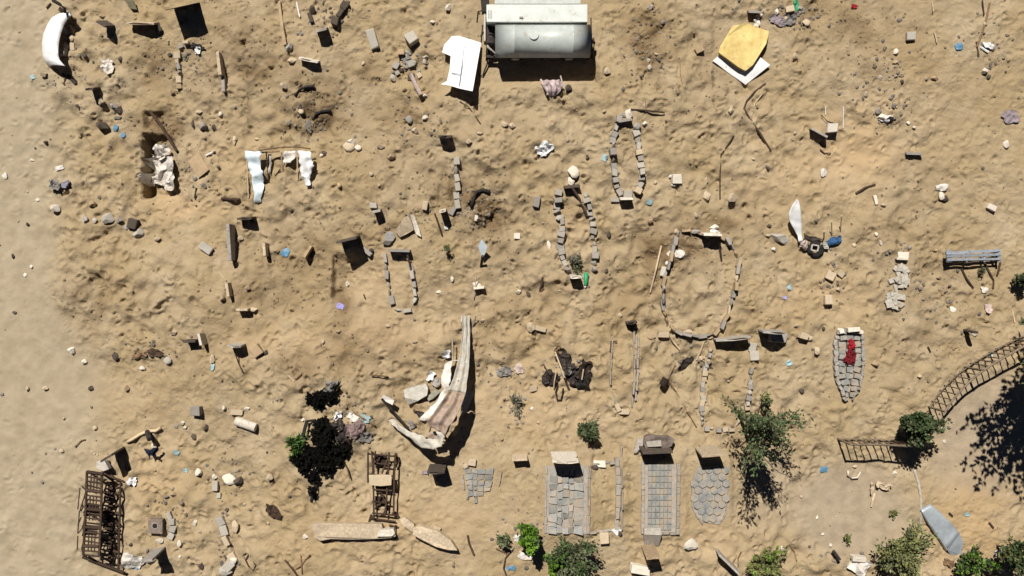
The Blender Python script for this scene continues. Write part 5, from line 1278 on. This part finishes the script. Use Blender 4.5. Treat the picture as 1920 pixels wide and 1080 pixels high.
# sticks and branches
SK = [([(1435,157),(1415,172),(1400,190),(1395,204),(1408,226),(1425,250),(1445,282)],.03,M_DWOOD,'forked brown branch bent like an arrowhead below the white board'),([(1430,175),(1415,195),(1408,220)],.014,M_PWOOD,'thin pale twig inside the bend of the forked brown branch'),
 ([(1376,254),(1366,270),(1352,290),(1350,330),(1350,372)],.022,M_DWOOD,'long thin dark stick curving down between the pale block kerb and the white strip'),([(1183,205),(1210,207),(1246,211)],.026,M_DWOOD,'straight dark stick across the sand above the narrow pale block kerb'),([(1210,188),(1211,210)],.012,M_WOOD,'short twig crossing the straight dark stick'),
 ([(1240,461,.1),(1230,505,.12),(1219,548,.06)],.024,M_PWOOD,'long pale pole lying outside the big oval grave'),([(1252,622),(1262,640),(1275,656)],.026,M_PWOOD,'pale stick running from the big oval grave to the splintered wood'),([(1320,640),(1312,662),(1306,675)],.022,M_PWOOD,'pale peg in the splintered wood heap'),
 ([(1266,684),(1252,710),(1268,735),(1285,765),(1306,800)],.016,M_WOOD,'long thin bent rod leading to the tapering grave kerb'),([(522,0),(525,25)],.02,M_DWOOD,'short dark stick at the top edge on the left grave line'),([(556,4),(562,32)],.02,M_WHITE,'white peg near the top edge beside the stones'),
 ([(815,400,.2),(822,420,.1),(829,442)],.026,M_DWOOD,'dark stick slanting beside the white upright marker'),([(695,703),(728,706)],.02,M_WOOD,'straight stick lying left of the corrugated wreckage'),([(553,712),(569,698)],.024,M_WOOD,'short dark stick above the small black heap'),([(540,704),(552,715)],.014,M_PWOOD,'thin pale stick meeting a short dark one'),
 ([(660,771),(680,784),(702,797)],.026,M_WOOD,'brown rod between the rags and the dark iron bar'),([(862,190),(880,202),(901,232)],.018,M_DWOOD,'thin dark stick below the propped white panel'),([(877,1004),(880,1020),(889,1041)],.03,M_DWOOD,'dark curved stick past the end of the large broken slab'),
 ([(533,1048),(548,1066),(558,1080)],.03,M_DWOOD,'dark crossed stick at the lower edge of the sand'),([(581,1040),(562,1062),(540,1076)],.022,M_WOOD,'thinner stick crossing the dark one at the lower edge'),([(564,1042),(566,1076)],.016,M_WOOD,'upright thin stick by the crossed sticks'),
 ([(467,1038),(460,1050),(466,1062),(475,1070),(479,1060),(470,1042)],.018,M_DWOOD,'dark wire hoop near the crooked line of pale stones'),([(386,292),(398,286),(402,282)],.03,M_PLASTIC,'white bent stick right of the open trench'),([(340,352),(352,366),(358,374)],.02,M_PWOOD,'pale stick below the cardboard sheet'),([(365,372),(368,352)],.025,M_DWOOD,'dark peg below the cardboard sheet'),
 ([(415,372),(432,374),(450,374)],.04,M_DWOOD,'dark piece of wood half buried left of the torn white sheeting'),([(1605,363),(1622,352),(1641,346)],.035,M_DWOOD,'dark stick on bare sand right of the white strip'),([(1856,5),(1850,35),(1842,60),(1832,88)],.03,M_WOOD,'thick brown branch running down from the top right edge'),([(1842,0),(1845,28)],.02,M_DWOOD,'dark twig beside the thick brown branch'),
 ([(1830,78),(1835,104)],.026,M_DWOOD,'dark stub at the lower end of the thick brown branch'),([(1838,88),(1853,98)],.03,M_WHITE,'white peg at the end of the thick brown branch'),([(1752,60),(1757,80)],.016,M_PWOOD,'thin pale stick left of a blue scrap near the top right'),([(1748,4),(1750,22)],.014,M_PWOOD,'thin pale stick at the top right edge'),
 ([(1540,216,.1),(1552,228,.12),(1566,232)],.02,M_DWOOD,'bent dark wire above the white block'),([(1581,200),(1581,240)],.012,M_WHITE,'thin white rod right of the white block'),([(1548,200),(1548,215)],.012,M_WHITE,'short white rod above the white block'),([(1538,280),(1546,287),(1558,287)],.018,M_WOOD,'small bent twig below the white block'),
 ([(1012,545),(1017,530),(1017,520)],.03,M_DWOOD,'short dark forked twig left of the green bottle'),([(1014,546),(1020,540)],.02,M_WOOD,'tiny twig touching the short dark forked one'),([(1275,110),(1276,140),(1281,165)],.012,M_WOOD,'thin wire-like stem in the sand left of the yellow foam slab'),
 ([(990,1030),(975,1034)],.014,M_PWOOD,'thin pale twig under the bright green bush'),([(930,1028,.1),(944,1035),(952,1040)],.02,M_WOOD,'brown twig above the blue scrap at the lower edge'),([(962,1030),(948,1046),(944,1065),(950,1080)],.022,M_DWOOD,'dark bent branch beside the blue scrap at the lower edge'),
 ([(1782,1052),(1800,1060),(1822,1074)],.035,M_PWOOD,'pale plank-like stick under the bush by the trough'),([(1384,1062),(1384,1046),(1390,1034)],.018,M_WOOD,'left curved twig at the yellow-green bush'),([(1480,1020),(1490,1036),(1494,1052)],.018,M_WOOD,'right curved twig at the yellow-green bush'),
 ([(1780,962),(1786,968)],.03,M_DWOOD,'small dark stub right of the shiny trough'),([(1855,980),(1863,990)],.03,M_DWOOD,'small dark stub on the orange sand'),([(1740,650),(1745,660)],.02,M_DWOOD,'tiny dark twig left of the curved railing'),([(1898,580),(1903,605)],.02,M_PWOOD,'pale stick at the right edge above the railing'),
 ([(400,500),(412,512),(424,526)],.014,M_PWOOD,'thin pale stick left of the white pegs on the mound'),([(1040,360),(1046,300)],.001,M_WOOD,''),([(140,838),(152,826),(160,824)],.02,M_WOOD,'brown twig above the rusty bed cage'),([(87,15),(95,6)],.024,M_DWOOD,'short dark stick above the curved white panel'),([(118,138),(122,148,.05),(121,160)],.03,M_DWOOD,'dark stub below the curved white panel'),
 ([(128,140),(136,150),(142,157)],.05,M_CHAR,'thick dark scrap below the curved white panel'),([(545,720),(552,700)],.001,M_WOOD,''),([(850,580),(842,560)],.001,M_WOOD,''),([(1212,560),(1212,590)],.001,M_WOOD,''),([(682,552),(685,560)],.02,M_DWOOD,'tiny dark twig on sand left of the small rounded kerb'),
 ([(1157,640,.1),(1146,640),(1144,660)],.02,M_DWOOD,'thin dark twig at the top of the parallel kerbs'),([(930,880),(936,905)],.001,M_WOOD,''),([(245,985),(240,975)],.001,M_WOOD,''),([(1650,372),(1642,390)],.001,M_WOOD,''),([(1100,610),(1060,640)],.001,M_WOOD,'')]
for pts, r, m, lab in SK + [([(771,140,.22),(779,158,.2),(789,178,.14)],.06,M_PINK,'whitish plank leaning on the rubble next to the propped panel'),([(1350,440,.5),(1350,465,.1),(1353,490,.02)],.03,M_DWOOD,'dark rod drawing a pole shadow inside the big oval grave'),([(1072,350,.3),(1086,372,.1),(1100,405,.05)],.035,M_DWOOD,'dark pole drawing a slanting shadow inside the kerb with the bottle'),([(764,478,.25),(772,510,.08),(777,535,.04)],.028,M_DWOOD,'dark pole along the right side of the small rounded kerb'),([(440,660,.2),(447,680,.05),(455,698,.02)],.018,M_DWOOD,'thin dark rod drawing a pole shadow below a wide marker on the left mound'),([(594,880),(594,905,.12),(588,925,.1),(584,940)],.05,M_BLACK,'black branch drawing the shadow tail below the shade-black shrub'),([(594,905,.1),(598,925),(596,938)],.03,M_BLACK,'shorter black fork of the shadow-tail branch below the shade-black shrub'),([(640,858),(652,880),(657,898)],.02,M_DWOOD,'thin dark twig below the shade-black shrub on the ladder side'),([(568,818,.2),(575,790,.2),(590,788,.15),(608,812)],.05,M_BLACK,'bent black hose at the upper edge of the shade-black shrub')]:  # pole shadows and the shrub's dark tail drawn as solid sticks
    if not lab: continue
    stick(pts, r, m, lab)
# brown can
x, y = P(1241, 713); mb = MB(); mb.tube([(x-.05, y-.1, gh(x,y)+.11), (x+.06, y+.09, gh(x,y)+.12)], .1, 12)
tag(mb.build('rusty_can', M_RUST_SHADE), 'rusty brown can at the bend of a thin rod left of the tapering grave', 'can')

# ------------------------------------------------------------------ vegetation
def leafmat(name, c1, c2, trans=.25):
    dk = name == 'shade_dark_leaf'
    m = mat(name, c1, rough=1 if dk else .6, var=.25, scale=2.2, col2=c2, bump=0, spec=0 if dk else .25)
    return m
LF = {'olive': leafmat('olive_leaf', (.125,.135,.070), (.050,.060,.030)), 'green': leafmat('green_leaf', (.075,.11,.042), (.026,.045,.016)),
      'bright': leafmat('bright_leaf', (.15,.26,.025), (.05,.12,.012)), 'yellow': leafmat('yellow_leaf', (.21,.21,.075), (.08,.095,.035)),
      'dark': leafmat('shade_dark_leaf', (.005,.005,.004), (.003,.003,.003)), 'grey': leafmat('grey_leaf', (.19,.185,.135), (.09,.09,.065)), 'palm': leafmat('palm_leaf', (.07,.15,.025), (.03,.07,.012))}  # dark: shade of the black patches put into the leaf colour
nr = np.random.default_rng(5)
def foliage(px, py, rpx, hc, kinds, nst, nlf, leaf=.09, lw=.3, label='', cat='bush', name='bush', squash=.6, ry=None, seen=True, lean=(0,0), droop=.3, trunk=0.03, solid=0.0, base=None, lobes_px=None):
    """stems fan out from the foot, leaves along their outer part; (px,py) is where the crown is seen"""
    global nr
    nr = np.random.default_rng(int(px*7 + py))
    f = 1 - hc/H if seen else 1
    bx0, by0 = (960 + (px-960)*f, 540 + (py-540)*f)
    cx, cy = P(bx0, by0)
    fx, fy = P(*base) if base else (cx - lean[0], cy - lean[1])
    g0 = gh(fx, fy)
    t = thing(name, label, cat, (fx, fy, g0))
    rx = rpx/S; ryy = (ry or rpx)/S
    V = []; F = []; MI = []
    stems = MB()
    hub = Vector((fx + (cx-fx)*.5, fy + (cy-fy)*.5, g0 + hc*.35))
    stems.tube([Vector((fx, fy, g0-.05)), Vector((fx,fy,g0)).lerp(hub, .6) + Vector((rnd.uniform(-.03,.03), .02, 0)), hub], trunk, 7, trunk*.7)
    nlobe = max(4, int(nst/9)); lobes = []
    for q in range(nlobe):
        lobes.append((q*2.39996 + nr.uniform(-.4,.4), math.sqrt((q+.4)/nlobe)*nr.uniform(.72,1.08), nr.uniform(-.5,1)))
    if lobes_px: nst = 0
    for s in range(nst):
        la, lr, le = lobes[s % nlobe]
        lx = lr*math.cos(la) + nr.normal(0,.12); ly = lr*math.sin(la) + nr.normal(0,.12)
        a = math.atan2(ly, lx); rr = min(math.hypot(lx, ly), 1.25)
        el = float(np.clip(le + nr.normal(0,.3), -.6, 1))
        k = math.sqrt(max(0, 1 - (el*.8)**2)) if el > 0 else 1 - .25*abs(el)
        ed = 1 + .22*math.sin(a*3 + px) + .14*math.sin(a*7 + py)
        tip = Vector((cx + rx*rr*k*ed*math.cos(a), cy + ryy*rr*k*ed*math.sin(a), max(g0 + hc*(1 + squash*el) - droop*hc*.35*rr**2, g0+.08)))
        mid = hub.lerp(tip, .5) + Vector((nr.uniform(-.06,.06), nr.uniform(-.06,.06), .10*hc))
        if s % 3 == 0: stems.tube([hub, mid, tip], max(trunk*.35, .007), 5, .004)
        for q in range(nlf):
            u = nr.uniform(.25, 1.04)
            c = (hub*(1-u)**2 + mid*2*u*(1-u) + tip*u*u)
            c = c + Vector(nr.normal(0, .03 + .014*rx, 3))
            if c.z < g0 + .03: c.z = g0 + .03 + abs(nr.normal(0,.03))
            dirv = (tip - hub); dirv.normalize()
            d_ = (dirv*.8 + Vector(nr.normal(0, .6, 3))).normalized()
            sd = d_.cross(Vector(nr.normal(0, 1, 3)) + Vector((0,0,1.2))).normalized()
            L = leaf*nr.uniform(.6, 1.3); w = L*lw
            n = len(V)
            V += [c, c + d_*L*.45 + sd*w, c + d_*L, c + d_*L*.45 - sd*w]
            F.append((n, n+1, n+2, n+3)); MI.append(int((mnoise.noise(c*2.6) + .5 + nr.normal(0,.15))*len(kinds)) % len(kinds) if len(kinds) > 1 else 0)
    if lobes_px:
        for (lpx, lpy, lr_) in lobes_px:
            lx, ly = P(lpx, lpy); rr_ = lr_/S
            stems.tube([hub, Vector((lx, ly, gh(lx, ly) + hc*.5))], .012, 5, .005)
            for q in range(int(260*(lr_/20)**1.6)):
                a = nr.uniform(0, 6.283); rq = rr_*math.sqrt(nr.uniform(0,1))*(1+.25*math.sin(a*5+lpx))
                c = Vector((lx + rq*math.cos(a), ly + rq*math.sin(a), 0)); c.z = gh(c.x, c.y) + hc*nr.uniform(.25, 1)*(1-.5*(rq/rr_)**2)
                d_ = Vector(nr.normal(0, 1, 3)); d_.z *= .4; d_.normalize(); sd = d_.cross(Vector((nr.normal(0,.4), nr.normal(0,.4), 1))).normalized()
                L = leaf*nr.uniform(.6,1.3); n = len(V)
                V += [c, c + d_*L*.45 + sd*L*lw, c + d_*L, c + d_*L*.45 - sd*L*lw]; F.append((n,n+1,n+2,n+3)); MI.append(0)
    stems.build('trunk', M_WOOD if not lobes_px else M_BLACK, t)
    me_ = bpy.data.meshes.new('crown'); me_.from_pydata([p - t.location for p in V], [], F)
    for k in kinds: me_.materials.append(LF[k])
    me_.polygons.foreach_set('material_index', MI)
    o = bpy.data.objects.new('crown', me_); C.objects.link(o); o.parent = t
    return t
foliage(1440,808,60,3.0,['olive','green','olive'],96,34,.125,.20,'feathery grey-green tree throwing a long ragged shadow on bare sand','tree','tree',squash=.42,ry=60,trunk=.06)
foliage(1722,797,46,1.15,['green','green','olive'],95,52,.10,.35,'dense green bush growing where the two railings meet','bush','bush',ry=36,squash=.4)
foliage(1101,806,24,.34,['green','green','olive'],60,26,.11,.2,'small spiky dark green shrub on sand above the kerbed grave','shrub','shrub',squash=.8,ry=24)
foliage(994,1003,25,.6,['bright','bright','green'],70,52,.10,.45,'bright green rounded bush with broad leaves','bush','bush',ry=30,squash=.7)
foliage(1072,1040,52,1.1,['olive','green','green'],100,38,.11,.22,'big grey-green bush at the lower edge below the crooked paved grave','bush','bush',ry=48,squash=.4)
foliage(1036,1052,20,.9,['bright','green'],36,36,.09,.4,'bright green shrub tucked against the big grey-green bush','shrub','shrub',ry=26)
foliage(944,1007,13,.3,['green','olive'],26,24,.09,.3,'little dark green shrub left of the bright green bush','shrub','shrub')
foliage(1690,1036,62,.75,['olive','yellow','yellow'],120,32,.11,.24,'broad yellowish olive bush at the lower edge left of the shiny trough','bush','bush',ry=50,squash=.5)
foliage(1432,1052,44,.7,['yellow','yellow','bright'],80,30,.115,.24,'yellow-green bush at the lower edge under the feathery tree','bush','bush',ry=42,squash=.5)
foliage(1818,1052,34,.6,['green','bright','olive'],56,28,.105,.30,'leafy green bush touching the shiny trough','bush','bush',ry=34)
foliage(1902,1040,36,1.0,['green','yellow','green'],70,30,.115,.28,'green bush in the lower right corner','bush','bush',ry=44,squash=.5)
foliage(560,828,21,.36,['palm','green','palm'],34,20,.15,.13,'tuft of bright green strap leaves against the shade-black shrub','tuft','tuft',squash=.7)
foliage(608,742,26,.35,['dark'],1,1,.09,.4,'small shade-black ragged heap above the larger shade-black shrub','shrub','shrub',trunk=.02,
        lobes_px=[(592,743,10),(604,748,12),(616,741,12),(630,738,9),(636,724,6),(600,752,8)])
foliage(605,830,46,.4,['dark'],1,1,.11,.4,'shade-black ragged low shrub with a thin tail, a green tuft at its side','shrub','shrub',trunk=.03,
        lobes_px=[(612,788,11),(604,808,14),(616,818,18),(634,842,15),(604,846,22),(570,852,13),(618,866,14),(596,884,11),(650,836,9),(592,912,5),(580,868,8),(628,800,8),(640,858,8)])  # lobes follow a black patch whose shade sits in the leaves
foliage(1914,525,14,.5,['green','olive'],30,24,.09,.3,'small dark green bush at the right edge near the bench','bush','bush')
foliage(838,466,8,.3,['yellow','olive'],10,12,.08,.2,'small dry yellowish weed by a dark stick','weed','weed',trunk=.012)
foliage(1078,495,20,.22,['grey','olive'],30,20,.09,.18,'dry grey plant at the foot of the grave with the bottle','plant','plant',trunk=.012)
foliage(968,755,18,.22,['grey'],26,14,.08,.2,'pale dry scrub alone on the sand right of the wreckage','scrub','scrub',trunk=.012,ry=26)
foliage(1588,1008,7,.2,['yellow','bright'],8,10,.08,.3,'tiny yellowish sprig above the lumpy white chunk','sprig','weed',trunk=.01)
foliage(1674,962,9,.15,['yellow'],9,9,.07,.3,'faint yellow weed on the grey path','weed','weed',trunk=.01)
foliage(1838,508,9,.2,['olive'],10,10,.07,.25,'green weed under the blue-grey bench','weed','weed',trunk=.01)
foliage(1432,752,16,.5,['yellow','olive'],24,16,.09,.25,'yellowish sprig at the upper side of the feathery tree','shrub','shrub',trunk=.015)
# the tree beyond the right edge whose crown shades the path
foliage(1858,618,122,4.6,['olive','green'],150,58,.17,.32,'tall tree just past the right edge, shading the path','tree','tree',seen=False,base=(1990,600),ry=155,squash=.16,trunk=.12,droop=.1)

# ------------------------------------------------------------------ crumbs of soil and pebbles nobody could count
def scatter(name, n, smin, smax, m, label, weight, seed):
    r = np.random.default_rng(seed)
    ico = bmesh.new(); bmesh.ops.create_icosphere(ico, subdivisions=1, radius=1)
    bv = np.array([v.co[:] for v in ico.verts]); bf = np.array([[v.index for v in f.verts] for f in ico.faces]); ico.free()
    VV = []; FF = []; k = 0
    while k < n:
        x = r.uniform(GX0+.6, GX1-.6); y = r.uniform(GY0+.6, GY1-.6)
        j = int((x-GX0)/STEP); i = int((y-GY0)/STEP)
        if r.random() > weight[i, j]: continue
        s = smin + (smax-smin)*r.random()**3
        sc = s*np.array([r.uniform(.7,1.3), r.uniform(.7,1.3), r.uniform(.5,.9)])
        a = r.uniform(0, 6.28); Rm = np.array([[math.cos(a),-math.sin(a),0],[math.sin(a),math.cos(a),0],[0,0,1]])
        v = (bv*(1 + r.uniform(-.25,.25,(len(bv),1)))*sc) @ Rm.T + np.array([x, y, gh(x,y) + s*.25])
        FF.append(bf + k*len(bv)); VV.append(v); k += 1
    VV = np.concatenate(VV); FF = np.concatenate(FF)
    me_ = bpy.data.meshes.new(name); me_.from_pydata(VV.tolist(), [], FF.tolist()); me_.materials.append(m)
    o = bpy.data.objects.new(name, me_); C.objects.link(o); o['kind'] = 'stuff'; o['label'] = label; o['category'] = 'ground litter'
    return o
wclod = np.clip(.05*(1-ROAD) + .9*DAMP_SHADE - .3*PALE, 0, 1) * (1 - .8*PATH)
scatter('soil_clods', 4200, .008, .045, mat('soil_clod', (.27,.195,.115), var=.3, scale=20), 'crumbs and clods of dug brown soil', wclod, 1)
scatter('pebbles', 1500, .008, .040, mat('pebble', (.44,.35,.24), var=.35, scale=1.2), 'pale pebbles strewn over the sand', np.clip(.5 - .35*ROAD, .08, 1)*np.ones_like(ROAD), 2)

wch = np.zeros_like(XX)
for a in [(765,125,26,32,1),(290,668,40,20,.8),(650,790,36,40,.9),(312,985,26,45,.8),(428,1010,22,60,.7),(1480,30,50,24,1),(1850,90,26,30,.7),(950,700,50,30,.5),(1065,705,40,30,.6),(600,35,40,36,.7),(215,205,26,18,.8),
          (340,110,30,40,.5),(590,225,40,26,.7),(860,400,30,26,.5),(760,420,40,30,.4),(1560,540,30,40,.5),(1690,510,24,40,.6),(1310,665,50,30,.6),(1655,225,30,20,.8),(1215,110,36,50,.7),(900,390,40,40,.6),(425,890,36,30,.7),
          (360,330,40,40,.5),(560,200,30,40,.4),(130,130,30,30,.6),(780,240,30,30,.5),(1760,560,70,60,.3),(960,770,20,24,.6),(1640,150,60,60,.4),(1600,1060,50,24,.6),(1000,1000,60,40,.4)]:
    wch += a[4]*blob(*a[:4])
scatter('rubble', 2600, .010, .062, mat('rubble_chip', (.31,.27,.225), var=.5, scale=1.1), 'grey and buff chips of rubble gathered in drifts around the debris', np.clip(wch, .004, 1), 3)
